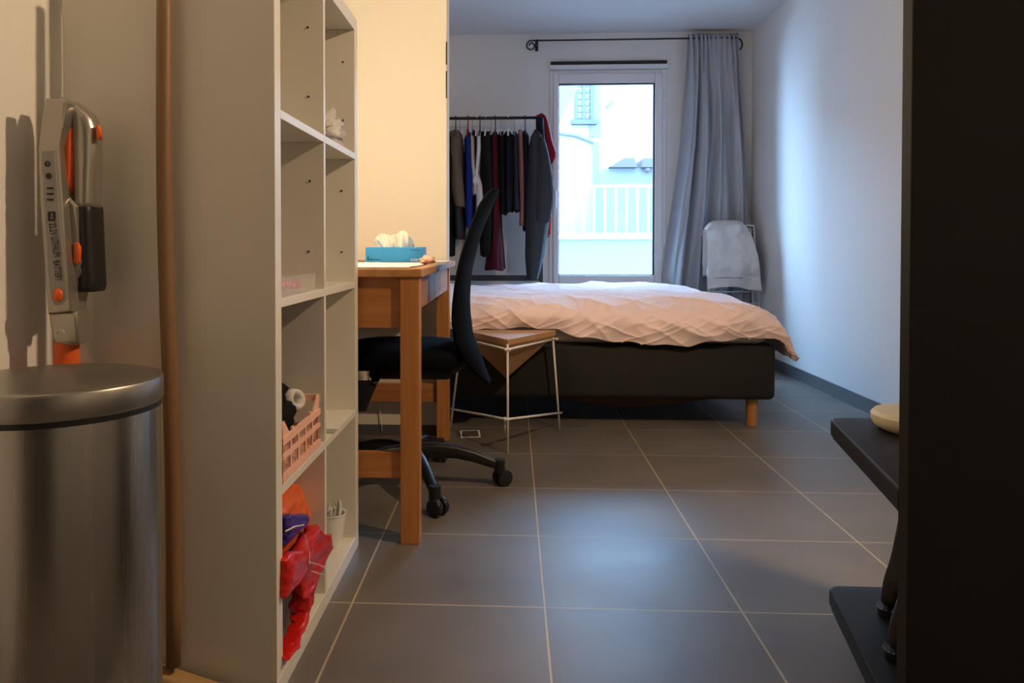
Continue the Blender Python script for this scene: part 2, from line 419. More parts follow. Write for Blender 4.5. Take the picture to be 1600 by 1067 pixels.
for k in range(11): mb.box(wx0 + .05, wx1 - .05, BY - .03, BY, wz0 + .03 + k * .12, wz0 + .09 + k * .12)
obj('louvre', mb, M['ext_blue'], wf)
obj('sill', B(wx0 - .06, wx1 + .06, BY - .12, BY, wz0 - .09, wz0), M['ext_dark'], bld)
c = [aY(x, y, BY - .06) for x, y in ((866, 206), (882, 209), (900, 211), (915, 217), (928, 222))]
obj('gutter', MB().tube(c, .035), M['ext_blue'], bld)
c = [aY(x, y, BY - .08) for x, y in ((931, 222), (931, 300), (932, 400))]
obj('downpipe', MB().tube(c, .05), M['ext_blue'], bld)
c = [aY(x, y, BY - .05) for x, y in ((947, 168), (957, 157))]
obj('bracket', MB().tube(c, .03), M['ext_blue'], bld)
for k in range(5):
    q0 = aY(922, 200, BY); q1 = aY(936, 130, BY)
tw = obj('wall_cladding', B(aY(921, 190, BY).x, aY(938, 190, BY).x, BY - .03, BY, aY(930, 214, BY).z, 4.7), M['ext_blue'], bld)
# neighbouring shed with a grey roof, on the right
SY = 12.5
sh = thing('outbuilding', (2.4, SY, -3.0), 'low bluish outbuilding with grey sloping roof behind the railing', 'outbuilding')
a = aY(944, 263, SY); b = aY(1060, 263, SY)
obj('wall', B(a.x, b.x + 1.5, SY, SY + 1.6, -2.99, a.z), M['ext_blue'], sh)
r0 = [aY(952, 261, SY - .15), aY(975, 247, SY - .15), aY(991, 247, SY - .15), aY(996, 261, SY - .15)]
obj('roof', MB().prism(r0, (0, 1.2, 0)), M['ext_roof'], sh)
r0 = [aY(1003, 261, SY - .15), aY(1006, 247, SY - .15), aY(1060, 247, SY - .15), aY(1070, 261, SY - .15)]
obj('roof', MB().prism(r0, (0, 1.2, 0)), M['ext_roof'], sh)
q = aY(1012, 265, SY - .1); obj('lamp_globe', MB().lathe([(0, -.05), (.035, -.035), (.05, 0), (.035, .035), (0, .05)], q, 16), M['ext_roof'], sh, smooth=True)
# soffit of the balcony above, seen as a slanting blue corner
AY = 8.0
r0 = [aY(840, 120, AY), aY(910, 120, AY), aY(872, 186, AY), aY(840, 236, AY)]
aw = obj('awning', MB().prism(r0, (0, .9, 0)), M['ext_blue']); aw.name = 'trim_3'; struct(aw)

# ------------------------------------------------------------------ white cube shelving unit (two by four)
KX, KB, KY, O_, I_, CE = -0.431, -0.826, 1.408, 0.0367, 0.0165, 0.3351
W_ = 2 * O_ + 2 * CE + I_; H_ = 2 * O_ + 4 * CE + 3 * I_
KY1 = KY + W_
ks = thing('shelving_unit', ((KX + KB) / 2, (KY + KY1) / 2, 0), 'tall white open cube shelving unit against the left wall', 'shelf unit')
obj('side_panel', B(KB, KX, KY, KY + O_, O_, H_ - O_, bev=.0012), M['kallax'], ks)
obj('side_panel', B(KB, KX, KY1 - O_, KY1, O_, H_ - O_, bev=.0012), M['kallax'], ks)
obj('bottom_board', B(KB, KX, KY, KY1, 0, O_, bev=.0012), M['kallax'], ks)
obj('top_board', B(KB, KX, KY, KY1, H_ - O_, H_, bev=.0012), M['kallax'], ks)
def lev(k): return O_ + k * CE + (k - 1) * I_      # underside of board k
for k in (1, 2, 3):
    obj('shelf_board', B(KB, KX, KY + O_, KY1 - O_, lev(k), lev(k) + I_, bev=.0008), M['kallax'], ks)
YM = KY + O_ + CE
for k in range(4):
    z0 = O_ if k == 0 else lev(k) + I_
    z1 = H_ - O_ if k == 3 else lev(k + 1)
    d = obj('divider', B(KB, KX - .0005, YM, YM + I_, z0, z1, bev=.0008), M['kallax'], ks)
pins = [(481, 43, YM), (482, 151, YM), (536, 97, KY1 - O_), (536, 188, KY1 - O_), (484, 283, YM), (482, 393, YM), (534, 298, KY1 - O_), (534, 394, KY1 - O_)]
for px_, py_, yy in pins:
    q = aY(px_, py_, yy)
    obj('screw_hole', MB().lathe([(0, -.0012), (.0026, -.0012), (.0026, .0002), (0, .0002)], (0, 0, 0), 10, Matrix.Translation((q.x, yy - .0012, q.z)) @ Matrix.Rotation(math.radians(90), 4, 'X')), M['dark_ink'], ks)

# ---- things in the shelves
def crumple(name, rows, xc, th, m, seed=0, amp=.012, n=26, ribs=30, exps=0.75, parent=None, plane=None, **k):
    """rows: (ypx, x left, x right) on the plane X=plane -> closed puffy body, lateral size in X = th"""
    plane = xc if plane is None else plane
    R = []
    for t in range(ribs):
        u = t / (ribs - 1)
        yv = rows[0][0] + (rows[-1][0] - rows[0][0]) * u
        xl = lerp_table([(r[0], r[1]) for r in rows], yv); xr = lerp_table([(r[0], r[2]) for r in rows], yv)
        A = aX(xl, yv, plane); Bq = aX(xr, yv, plane)
        z = (A.z + Bq.z) / 2; cy = (A.y + Bq.y) / 2; hy = abs(Bq.y - A.y) / 2
        e = math.sin(math.pi * min(1, max(0, .06 + u * .9))) ** .35
        ring = []
        for j in range(n):
            q = 2 * math.pi * j / n
            cx_, sy_ = math.cos(q), math.sin(q)
            P = Vector((xc + th * e * math.copysign(abs(cx_) ** exps, cx_), cy + hy * math.copysign(abs(sy_) ** exps, sy_), z))
            f1 = abs(fb(P.x + seed, P.y, P.z, 9)) + .6 * abs(fb(P.x, P.y + seed, P.z, 22)) + .4 * abs(fb(P.x, P.y + seed, P.z, 50))
            nrm = Vector((cx_, sy_, 0))
            P += nrm * (.35 - f1) * amp
            ring.append(P)
        R.append(ring)
    return obj(name, MB().loft(R), m, parent, smooth=True, sub=1, **k)

# row 1 (top), second column: white crumpled plastic bag
def blob(c, r, seed, amp, sc=14, sub=4, flat_z=None):
    mb = MB(); bmesh.ops.create_icosphere(mb.bm, subdivisions=sub, radius=1)
    for v in mb.bm.verts:
        d = v.co.copy()
        f = 1 + amp * (abs(noise.fractal(d * sc * .12 + Vector((seed, 0, 0)), 1, 2, 4)) * 2 - .5)
        v.co = Vector((c[0] + d.x * r[0] * f, c[1] + d.y * r[1] * f, c[2] + d.z * r[2] * f))
        if flat_z is not None and v.co.z < flat_z: v.co.z = flat_z
    return mb
z3 = lev(3) + I_
tag(obj('plastic_bag', blob((-.500, 1.985, z3 + .036), (.052, .085, .050), 3, .55, 26, flat_z=z3 + .001), M['white_cloth'], smooth=True),
    'crumpled white plastic bag on the top tier of the shelving unit', 'plastic bag')
# row 2 first column: clear box with a coral bead string
z2 = lev(2) + I_
bx0, bx1, by0, by1 = -.60, -.440, 1.47, 1.732
cb = thing('clear_box', ((bx0 + bx1) / 2, (by0 + by1) / 2, z2), 'low clear plastic box holding coral beads on the second tier from top', 'box')
mb = MB(); mb.box(bx0, bx1, by0, by1, z2 + .001, z2 + .003); mb.box(bx0, bx0 + .002, by0, by1, z2 + .003, z2 + .032); mb.box(bx1 - .002, bx1, by0, by1, z2 + .003, z2 + .032)
mb.box(bx0 + .002, bx1 - .002, by0, by0 + .002, z2 + .003, z2 + .032); mb.box(bx0 + .002, bx1 - .002, by1 - .002, by1, z2 + .003, z2 + .032)
obj('tray', mb, M['clear'], cb)
obj('lid', B(bx0 - .002, bx1 + .002, by0 - .002, by1 + .002, z2 + .033, z2 + .036, bev=.001), M['clear'], cb)
M['coral'] = mat('coral_beads', (0.75, 0.16, 0.08), 0.4)
mb = MB()
for k in range(150):
    t = k / 149 * 2 * math.pi * 4.5
    cx_ = (bx0 + bx1) / 2 + math.cos(t * 1.3) * .055; cy_ = by0 + .012 + (by1 - by0 - .024) * (k / 149); cz = z2 + .010 + .008 * abs(math.sin(t * 2.1))
    mb.lathe([(0, -.006), (.0045, -.004), (.006, 0), (.0045, .004), (0, .006)], (cx_, cy_, cz), 8)
tag(obj('bead_string', mb, M['coral'], smooth=True), 'coral red bead string lying inside the low clear box', 'beads')
# row 3 first column: pink crate with black clothes and a white roll
z1 = lev(1) + I_
cx1 = -.433; cx0 = -.76; cy1 = 1.738; cy0 = 1.452
zt = aX(496, 618, cx1).z; ztn = zt
def crate():
    mb = MB(); t = .004
    zt_ = zt
    for (xa, xb) in ((cx1 - t, cx1), (cx0, cx0 + t)):
        for k in range(6):
            y = cy0 + (cy1 - cy0 - .008) * k / 5; mb.box(xa, xb, y, y + .008, z1 + .002, zt_ - .030)
        for zz, hh in ((z1 + .002, .016), (z1 + .002 + (zt_ - z1) * .37, .009), (zt_ - .045, .014)):
            mb.box(xa - .001, xb + .002, cy0, cy1, zz, zz + hh)
        for k in range(22):
            y = cy0 + (cy1 - cy0) * (k + .5) / 22
            if k % 2: mb.box(xa + .001, xa + .0025, y, y + .0022, z1 + .004, zt_ - .035)
        # raised corners with sloping sides
        mb.prism([(xa, cy1 - .001, zt_ - .035), (xa, cy1 - .001, zt_), (xa, cy1 - .014, zt_), (xa, cy1 - .055, zt_ - .035)], (t, 0, 0))
        mb.prism([(xa, cy0 + .001, zt_ - .035), (xa, cy0 + .001, zt_), (xa, cy0 + .014, zt_), (xa, cy0 + .055, zt_ - .035)], (t, 0, 0))
        for y in (cy0 + .075, cy1 - .075): mb.box(xa, xb, y - .006, y + .006, zt_ - .032, zt_ - .024)
    for (ya, yb) in ((cy0, cy0 + t), (cy1 - t, cy1)):
        for k in range(6):
            x = cx0 + (cx1 - cx0 - .008) * k / 5; mb.box(x, x + .008, ya, yb, z1 + .002, zt_ - .006)
        for zz, hh in ((z1 + .002, .016), (z1 + .002 + (zt_ - z1) * .37, .009), (zt_ - .014, .014)):
            mb.box(cx0, cx1, ya - .001, yb + .001, zz, zz + hh)
    mb.box(cx0, cx1, cy0, cy1, z1 + .001, z1 + .004)
    return mb
tag(obj('plastic_crate', crate(), M['pinkcrate']), 'pink plastic crate filled with dark clothes on the third tier', 'crate')
tag(obj('folded_clothes', blob(((cx0 + cx1) / 2, (cy0 + cy1) / 2, z1 + .085), (.138, (cy1 - cy0) / 2 - .010, .092), 11, .14, 20, flat_z=z1 + .006), M['black_cloth'], smooth=True),
    'black garments heaped inside the pink plastic crate', 'clothes')
q = aX(450, 628, -.50)
mb = MB(); Rm = Matrix.Translation((q.x, q.y, q.z)) @ Matrix.Rotation(math.radians(70), 4, 'Y') @ Matrix.Rotation(math.radians(20), 4, 'X')
mb.lathe([(.012, -.026), (.021, -.032), (.026, -.018), (.026, .018), (.021, .032), (.012, .026), (.012, -.026)], (0, 0, 0), 24, Rm)
tag(obj('sock_roll', mb, M['white_cloth'], smooth=True), 'small white rolled cloth on top of the black clothes in the crate', 'rolled sock')
# third tier second column: small dark card
q = aZ(512, 674, z1)
tag(obj('paper_slip', B(q.x - .02, q.x + .02, 1.86, 1.90, z1 + .0005, z1 + .002), M['grey_panel']), 'small grey paper slip lying on the third tier, second column', 'paper')
# bottom row: bags and a white cup
zb = O_
crumple('carrier_bag', [(770, 448, 474), (780, 441, 486), (800, 441, 495), (830, 441, 495), (866, 441, 488)], -.50, .05, M['orangebag'], seed=2, amp=.03, plane=-.455)
tag(bpy.data.objects['carrier_bag'], 'crumpled orange carrier bag at the top of the heap in the bottom cell', 'bag')
purple = crumple('carrier_bag', [(806, 441, 449), (815, 441, 462), (825, 441, 480), (832, 441, 472), (840, 441, 452)], -.455, .022, M['purplebag'], seed=5, amp=.015)
tag(purple, 'purple plastic bag with a white stripe, between the orange and red bags', 'bag')
q0, q1 = aX(446, 830, -.431), aX(475, 820, -.431)
obj('printed_stripe', MB().tube([q0, (q0 + q1) / 2 + Vector((0, 0, .003)), q1], .0014, 6), M['white_plastic'], purple)
grey = crumple('carrier_bag', [(838, 446, 470), (860, 441, 474), (900, 441, 474), (950, 441, 470), (985, 441, 458), (1012, 441, 449)], -.485, .045, M['greybag'], seed=8, amp=.02)
tag(grey, 'grey and white plastic bag at the near side of the bottom cell', 'bag')
red = crumple('carrier_bag', [(828, 476, 493), (845, 466, 496), (860, 466, 502), (869, 468, 520), (880, 470, 515), (895, 470, 508), (912, 470, 495), (925, 470, 486), (945, 470, 487), (970, 462, 480), (1000, 450, 466), (1022, 443, 455), (1030, 441, 450)], -.428, .027, M['redbag'], seed=13, amp=.03, ribs=46, plane=-.425)
tag(red, 'shiny red plastic bag with thin white seams spilling towards the front edge', 'bag')
for pts in (((477, 836), (479, 850), (484, 862), (483, 882)), ((482, 878), (495, 881), (509, 887)), ((486, 892), (498, 896), (506, 898))):
    obj('white_seam', MB().tube([aX(x, y, -.405) for x, y in pts], .0009, 6), M['white_plastic'], red, label='thin white seam')
red2 = crumple('carrier_bag', [(868, 442, 452), (880, 441, 476), (893, 441, 482), (905, 441, 478), (915, 441, 466)], -.425, .018, M['redbag'], seed=17, amp=.010)
tag(red2, 'dark red folded plastic bag lying over the grey bag', 'bag')
q = aX(518, 810, -.52)
cupc = (-.482, 2.07, zb)
cup = thing('plastic_cup', cupc, 'tall white plastic cup holding crumpled film in the bottom cell, second column', 'cup')
obj('cup_body', MB().lathe([(0, .001), (.026, .001), (.036, .085), (.038, .086), (.038, .090), (.033, .088), (.024, .006), (0, .006)], cupc, 32), M['white_plastic'], cup, smooth=True, angle=40)
mb = MB()
for k in range(9):
    a = random.uniform(0, 6.28); mb.tube([(cupc[0] + .01 * math.cos(a), cupc[1] + .01 * math.sin(a), zb + .03), (cupc[0] + .02 * math.cos(a), cupc[1] + .02 * math.sin(a), zb + .09), (cupc[0] + .032 * math.cos(a + .8), cupc[1] + .032 * math.sin(a + .8), zb + .115 + random.uniform(-.01, .012))], [.003, .006, .002], 6)
tag(obj('plastic_wrap', mb, M['white_cloth'], smooth=True), 'pale crumpled strips sticking out of the white cup', 'wrapping')

# ------------------------------------------------------------------ broom leaning on the shelving unit
br = thing('broom', (-.62, 1.375, 0), 'wooden broom leaning against the near side of the shelving unit', 'broom')
p_top = Vector((aY(243, -60, 1.385).x + .014, 1.385, aY(243, -60, 1.385).z)); p_bot = aY(271, 1040, 1.372)
pts = []
for k in range(13):
    t = k / 12; P = p_bot.lerp(p_top, t); P.x += .004 * math.sin(t * 7) ; pts.append(P)
obj('broom_handle', MB().tube(pts, [.0125] + [.0135] * 11 + [.0125], 18), M['handle_wood'], br, smooth=True)
a = aZ(236, 1036, .055); 
mb = MB(); Rm = Matrix.Translation((p_bot.x - .010, p_bot.y, .058)) @ Matrix.Rotation(math.radians(-4), 4, 'Z') @ Matrix.Rotation(math.radians(14), 4, 'Y')
mb.box(-.15, .13, -.022, .022, -.012, .014, bev=.010, seg=3, mtx=Rm)
obj('broom_head', mb, M['broom_wood'], br, smooth=True, label='pale wooden broom block')
mb = MB()
for i in range(26):
    for j in range(4):
        x = -.13 + i * .0098; y = -.015 + j * .010
        P = Rm @ Vector((x, y, -.010)); mb.tube([P, (P.x + random.uniform(-.002, .002), P.y + random.uniform(-.003, .003), max(.001, P.z - .05))], .0012, 4)
o = obj('bristles', mb, M['navy_cloth'], br); 

# ------------------------------------------------------------------ stick vacuum
vc = thing('stick_vacuum', (-.775, 1.33, 0), 'silver and orange cordless stick vacuum standing behind the steel bin', 'vacuum cleaner')
VY = 1.300
def V(x, y, d=VY): return aY(x, y, d)
def poly(pts, d0, d1, bev=.003, seg=3): return MB().prism([V(x, y, d0) for x, y in pts], (0, d1 - d0, 0), bev, seg)
obj('handle_bar', poly([(71, 153), (100, 155), (104, 160), (97, 200), (89, 228), (112, 487), (74, 490), (63, 310), (58, 233), (66, 183)], 1.285, 1.312, .004), M['silver'], vc, smooth=True, angle=35)
def vloft(rows, yc, dep, e=.85, n=32, nr=26):
    R = []
    for t in range(nr):
        u = t / (nr - 1); yv = rows[0][0] + (rows[-1][0] - rows[0][0]) * u
        xl = lerp_table([(q[0], q[1]) for q in rows], yv); xr = lerp_table([(q[0], q[2]) for q in rows], yv)
        k = lerp_table([(q[0], q[3]) for q in rows], yv)
        A, Bq = V(xl, yv, yc), V(xr, yv, yc); cx_, hx_ = (A.x + Bq.x) / 2, (Bq.x - A.x) / 2
        R.append([Vector((cx_ + hx_ * math.copysign(abs(math.cos(2 * math.pi * j / n)) ** e, math.cos(2 * math.pi * j / n)), yc + dep * k * math.copysign(abs(math.sin(2 * math.pi * j / n)) ** e, math.sin(2 * math.pi * j / n)), A.z)) for j in range(n)])
    return MB().loft(R)
obj('motor_body', vloft([(153, 98, 104, .5), (157, 98, 116, .7), (164, 99, 128, .85), (172, 103, 139, .95), (180, 108, 147, 1), (190, 112, 152, 1), (208, 115, 156, 1), (245, 118, 156, 1), (285, 120, 154, 1), (324, 121, 153, 1)], 1.336, .026), M['silver'], vc, smooth=True)
obj('rear_body', poly([(92, 300), (106, 305), (121, 322), (122, 410), (127, 425), (116, 440), (115, 487), (96, 488), (80, 400)], 1.306, 1.350, .007, 4), M['silver'], vc, smooth=True, angle=50)
obj('inner_grip', vloft([(170, 102, 105, .5), (178, 102, 110, .8), (190, 103, 114, 1), (205, 103, 117, 1), (245, 102, 117, 1), (285, 101, 116, 1), (303, 104, 113, .8), (311, 107, 110, .4)], 1.318, .011), M['orange'], vc, smooth=True, label='glossy orange inner grip')
dc = obj('dust_cup', vloft([(322, 121, 152, .95), (325, 121, 153, 1), (400, 123, 156, 1), (430, 120, 158, 1), (448, 117, 159, 1), (455, 120, 156, .9)], 1.340, .030, .55), M['black_plastic'], vc, smooth=True, angle=50, label='black dust cup')
mb = MB().prism([V(x, y, 1.283) for x, y in ((64, 236), (85, 234), (103, 446), (104, 466), (96, 476), (84, 477), (79, 466), (75, 420))], (0, .003, 0), .0008, 2)
pn = obj('control_panel', mb, M['grey_panel'], vc, label='grey strip with buttons and lettering')
def ringm(x, y, r, tr):
    c = V(x, y, 1.282); mb = MB()
    pts = [c + Vector((math.cos(t) * r, 0, math.sin(t) * r)) for t in [2 * math.pi * k / 20 for k in range(21)]]
    return mb.tube(pts, tr, 6)
for x, y in ((74, 256), (76, 275)):
    mb = ringm(x, y, .0042, .0009); c = V(x, y, 1.282)
    mb.box(c.x - .0022, c.x + .0022, c.y - .0006, c.y + .0006, c.z - .0007, c.z + .0007)
    if y > 260: mb.box(c.x - .0007, c.x + .0007, c.y - .0006, c.y + .0006, c.z - .0022, c.z + .0022)
    obj('round_icon', mb, M['dark_ink'], pn)
for y in (294, 303, 312):
    c = V(78.5, y, 1.282); obj('indicator', B(c.x - .0058, c.x + .0058, c.y - .0006, c.y + .0006, c.z - .0016, c.z + .0016, bev=.0004), M['dark_ink'], pn)
mb = MB(); c = V(80.5, 338, 1.282)
frame(mb, c.x - .0060, c.x + .0060, c.x - .0030, c.x + .0030, c.z - .0080, c.z + .0080, c.z - .0045, c.z + .0045, c.y - .0006, c.y + .0006, 0); mb.box(c.x - .001, c.x + .001, c.y - .0006, c.y + .0006, c.z - .001, c.z + .001)
obj('battery_icon', mb, M['dark_ink'], pn)
def text_mesh(name, body, size, mtx, m, parent, extrude=.0003, sx=1.0):
    cu = bpy.data.curves.new(name, 'FONT'); cu.body = body; cu.size = size; cu.extrude = extrude; cu.align_x = 'CENTER'; cu.align_y = 'CENTER'
    to = bpy.data.objects.new(name + '_c', cu); COL.objects.link(to)
    bpy.context.view_layer.update()
    me = bpy.data.meshes.new_from_object(to.evaluated_get(bpy.context.evaluated_depsgraph_get()))
    bpy.data.objects.remove(to)
    me.transform(Matrix.Translation(-wloc(parent)) @ mtx @ Matrix.Diagonal((sx, 1, 1, 1)))
    me.materials.clear(); me.materials.append(m); me.name = name
    o = bpy.data.objects.new(name, me); COL.objects.link(o); o.parent = parent
    return o
def down_text(body, x0, y0, x1, y1, size, sx=1):
    a, b = V(x0, y0, 1.2812), V(x1, y1, 1.2812); xa = (b - a).normalized(); za = Vector((0, -1, 0)); ya = za.cross(xa)
    R = Matrix((xa, ya, za)).transposed().to_4x4()
    text_mesh('lettering', body, size, Matrix.Translation((a + b) / 2) @ R, M['dark_ink'], pn, sx=sx)
down_text('22.2V LITHIUM', 81, 348, 88.5, 402, .0175, .52)
down_text('BATTERY', 87, 406, 91.5, 440, .0165, .52)
c = V(90, 461, 1.281)
mb = MB().lathe([(0, -.004), (.0075, -.002), (.0085, 0), (.0085, .003), (0, .003)], (0, 0, 0), 24, Matrix.Translation(c) @ Matrix.Diagonal((1, 1, 1.35, 1)) @ Matrix.Rotation(math.radians(-90), 4, 'X'))
obj('power_button', mb, M['orange'], pn, smooth=True, label='oval orange power button')
mb = MB().prism([V(x, y, 1.302) for x, y in ((115, 380), (120, 378), (124, 385), (124, 408), (120, 413), (114, 410))], (0, .008, 0), .002)
obj('release_button', mb, M['orange'], vc, smooth=True)
mb = MB().prism([V(x, y, 1.318) for x, y in ((149, 196), (153, 194), (156, 205), (155, 219), (150, 215))], (0, .010, 0), .002)
obj('orange_accent', mb, M['orange'], vc, smooth=True)
obj('neck', poly([(73, 489), (119, 486), (124, 538), (110, 541), (84, 538), (80, 528)], 1.290, 1.335, .008, 4), M['silver'], vc, smooth=True, angle=50)
mb = MB(); c = V(95, 521, 1.289); pts = [c + Vector((math.cos(t) * .007, 0, math.sin(t) * .006)) for t in [math.pi * k / 10 for k in range(11)]]; mb.tube(pts, .0008, 6)
obj('neck_mark', mb, M['white_metal'], vc)
t0, t1 = V(104, 534, 1.313), V(104, 580, 1.313); t2 = Vector((t1.x + .004, 1.33, .03))
obj('tube', MB().tube([t0, t1, t2], .0205, 24), M['orange_tube'], vc, smooth=True, angle=60, label='orange lower tube')
mb = MB().prism([V(x, y, 1.37) for x, y in ((117, 462), (121, 480), (144, 580), (160, 660), (118, 660), (116, 560))], (0, .012, 0), .003)
tag(obj('plastic_strip', mb, M['white_plastic']), 'narrow white plastic piece behind the orange tube of the vacuum', 'plastic strip')
o = bpy.data.objects['plastic_strip']
for v in o.data.vertices:
    if v.co.z < .02: v.co.z = -o.location.z      # reach the floor

# ------------------------------------------------------------------ steel bin
bc = (-.662, 1.105, 0)
tb = thing('waste_bin', bc, 'round brushed steel pedal bin with flat lid at the lower left', 'bin')
R_ = .1445
obj('bin_body', MB().lathe([(0, .02), (R_ - .004, .02), (R_ - .003, .6), (R_ - .004, .606), (0, .606)], bc, 128), M['steel'], tb, smooth=True, angle=40)
obj('base_ring', MB().lathe([(0, 0), (R_, 0), (R_ + .001, .004), (R_ + .001, .018), (0, .02)], bc, 96), M['black_plastic'], tb, smooth=True, angle=40)
obj('rim_ring', MB().lathe([(R_ - .010, .603), (R_ - .001, .603), (R_ - .001, .611), (R_ - .010, .611), (R_ - .010, .603)], bc, 96), M['black_plastic'], tb, smooth=True, angle=40)
obj('lid', MB().lathe([(0, .611), (R_, .611), (R_ + .001, .613), (R_ + .001, .643), (R_ - .0005, .646), (R_ - .004, .6475), (R_ - .02, .6485), (0, .6500)], bc, 128), M['steel_lid'], tb, smooth=True, angle=30)
obj('pedal', B(bc[0] - .03, bc[0] + .03, bc[1] - R_ - .035, bc[1] - R_ + .004, .006, .014, bev=.003), M['steel'], tb)

# ------------------------------------------------------------------ desk
dk = thing('desk', (-.54, 2.8, 0), 'honey oak writing desk in front of the cream partition', 'desk')
DX0, DX1, DY0, DY1 = -.84, -.252, 2.176, 3.44
mb = MB().box(DX0, DX1, DY0, DY1, .750, .775, bev=.004)
obj('desktop', mb, M['oak_y'], dk)
for (x, y) in ((-.315, 2.182), (-.328, 3.365), (-.835, 2.182), (-.835, 3.365)):
    s = .054
    obj('leg', B(x, x + s, y, y + s, 0, .750, bev=.002), M['oak_z'], dk)
obj('apron', B(-.781, -.315, 2.196, 2.216, .607, .750, bev=.0015), M['oak_x'], dk)
obj('apron', B(-.781, -.328, 3.385, 3.405, .607, .750, bev=.0015), M['oak_x'], dk)
obj('apron', B(-.825, -.805, 2.236, 3.365, .607, .750, bev=.0015), M['oak_y'], dk)
for ya, yb in ((2.240, 2.797), (2.801, 3.361)):
    dr = obj('drawer', B(-.300, -.280, ya, yb, .648, .748, bev=.0025), M['oak_y'], dk)
obj('stretcher', B(-.781, -.315, 2.196, 2.221, .182, .255, bev=.0015), M['oak_x'], dk)
obj('stretcher', B(-.781, -.328, 3.385, 3.410, .162, .240, bev=.0015), M['oak_x'], dk)
# on the desk
mb = MB()
def fcl(u, v):
    x = -.80 + u * .505; y = 2.20 + v * .62
    return Vector((x + .006 * math.sin(v * 5), y, .7765 + .0035 * max(0, fb(x, y, 0, 9)) + .002))
mb.grid(fcl, 60, 50)
tag(obj('cloth', mb, M['paper'], smooth=True, solid=.002), 'thin white cloth spread over the desktop under the tissue box', 'cloth')
tx0, tx1, ty0, ty1, tz = aY(571, 400, 2.90).x, aY(661, 400, 2.90).x, 2.90, 3.01, .780
tz0, tz1 = .7765 if False else .7790, aY(620, 386, 2.90).z
tbx = thing('tissue_box', ((tx0 + tx1) / 2, (ty0 + ty1) / 2, tz0), 'blue cardboard tissue box on the white cloth on the desk', 'tissue box')
bxo = obj('carton', B(tx0, tx1, ty0, ty1, tz0, tz1, bev=.0015), M['tblue'], tbx)
mb = MB(); 
for k, wv in enumerate([2, 1, 1, 2, 1, 3, 1, 1, 2, 1, 2]):
    x = tx1 - .045 + k * .0036; mb.box(x, x + .0009 * wv, ty0 - .0006, ty0, tz0 + .003, tz0 + .012)
obj('barcode', mb, M['paper'], bxo, label='white barcode')
pts = [(tx1 - .047 + k * .0031, ty0 - .0005, tz1 - .012 + .0035 * math.sin(k * 2.2) + (.003 if k == 1 else 0)) for k in range(13)]
obj('script_logo', MB().tube(pts, .0007, 5), M['navy_cloth'], bxo)
mb = MB()
for k in range(8): mb.box(tx0 + .008 + k * .0062, tx0 + .0125 + k * .0062, ty0 - .0005, ty0, tz0 + .007, tz0 + .0095 + (.003 if k in (0, 2) else 0))
for k in range(2): mb.box(tx0 + .008, tx0 + .012, ty0 - .0005, ty0, tz0 + .013 + k * .005, tz0 + .016 + k * .005)
obj('small_print', mb, M['navy_cloth'], bxo)
mb = MB()
def ftis(u, v):
    a = (u - .5)
    r = .25 + .75 * v
    x = (tx0 + tx1) / 2 - .008 + a * .155 * (.75 + .25 * v) ; z = tz1 - .004 + v * (.058 * (1 - (2 * a) ** 4 * .75) + .010 * math.sin(u * 9 + 1))
    y = (ty0 + ty1) / 2 + .022 * math.sin(u * 14) * (1 - .3 * v) + .012 * math.sin(u * 31 + v * 3) + .01 * v * math.sin(u * 5)
    return Vector((x, y, z))
mb.grid(ftis, 90, 24)
tag(obj('tissue', mb, M['tissue'], smooth=True, solid=.0008), 'cream paper tissue pulled up out of the blue box', 'tissue')
M['blush'] = mat('blush_paper', (0.85, 0.50, 0.38), 0.8, noise_amt=.2)
q = aZ(671, 411, .779)
tag(obj('paper_ball', blob((-.285, 2.62, .792), (.024, .030, .012), 6, .45, 22, 3, flat_z=.7795), M['blush'], smooth=True), 'small crumpled blush tissue beside the blue tissue box', 'crumpled paper')
tag(obj('pencil', MB().tube([(-.66, 2.86, .788), (-.535, 2.80, .7835)], .0038, 8), M['handle_wood']), 'brown pencil lying left of the tissue box', 'pencil')
tag(obj('paper_sheet', B(-.36, -.262, 3.0, 3.36, .7755, .777), M['paper']), 'white paper sheet at the far right corner of the desktop', 'paper')
# cable and socket on the partition below the desk
mb = MB(); pts = [aY(x, y, PY0 - .012) for x, y in ((576, 560), (579, 588), (586, 610), (593, 637), (595, 655), (597, 674))]; mb.tube(pts, .0022, 8)
tag(obj('power_cable', mb, M['white_plastic'], smooth=True), 'thin white cable hanging down the partition behind the desk', 'cable')
q = aY(565, 595, PY0)
so = obj('wall_socket', B(q.x - .04, q.x + .015, PY0 - .012, PY0, q.z - .03, q.z + .03, bev=.004), M['socket']); tag(so, 'white wall socket on the partition under the desk', 'socket')
# fittings on the partition's end face
for (ya, yb, lab) in ((62, 98, 'upper small black fitting on the end of the partition wall'), (108, 151, 'lower small black fitting on the end of the partition wall')):
    a, b = aX(697, ya, PX), aX(697, yb, PX)
    y0 = PY0 - .003
    mb = MB().box(PX - .004, PX + .0012, y0, y0 + .012, b.z, a.z, bev=.0012, seg=2)
    mb.bm.verts.ensure_lookup_table()
    tag(obj('wall_fitting', mb, M['black_plastic'], smooth=True), lab, 'wall fitting')

# ------------------------------------------------------------------ office chair
CC = Vector((-.36, 2.72, 0))
ch = thing('office_chair', CC, 'black swivel office chair seen from the side, pushed towards the desk', 'chair')
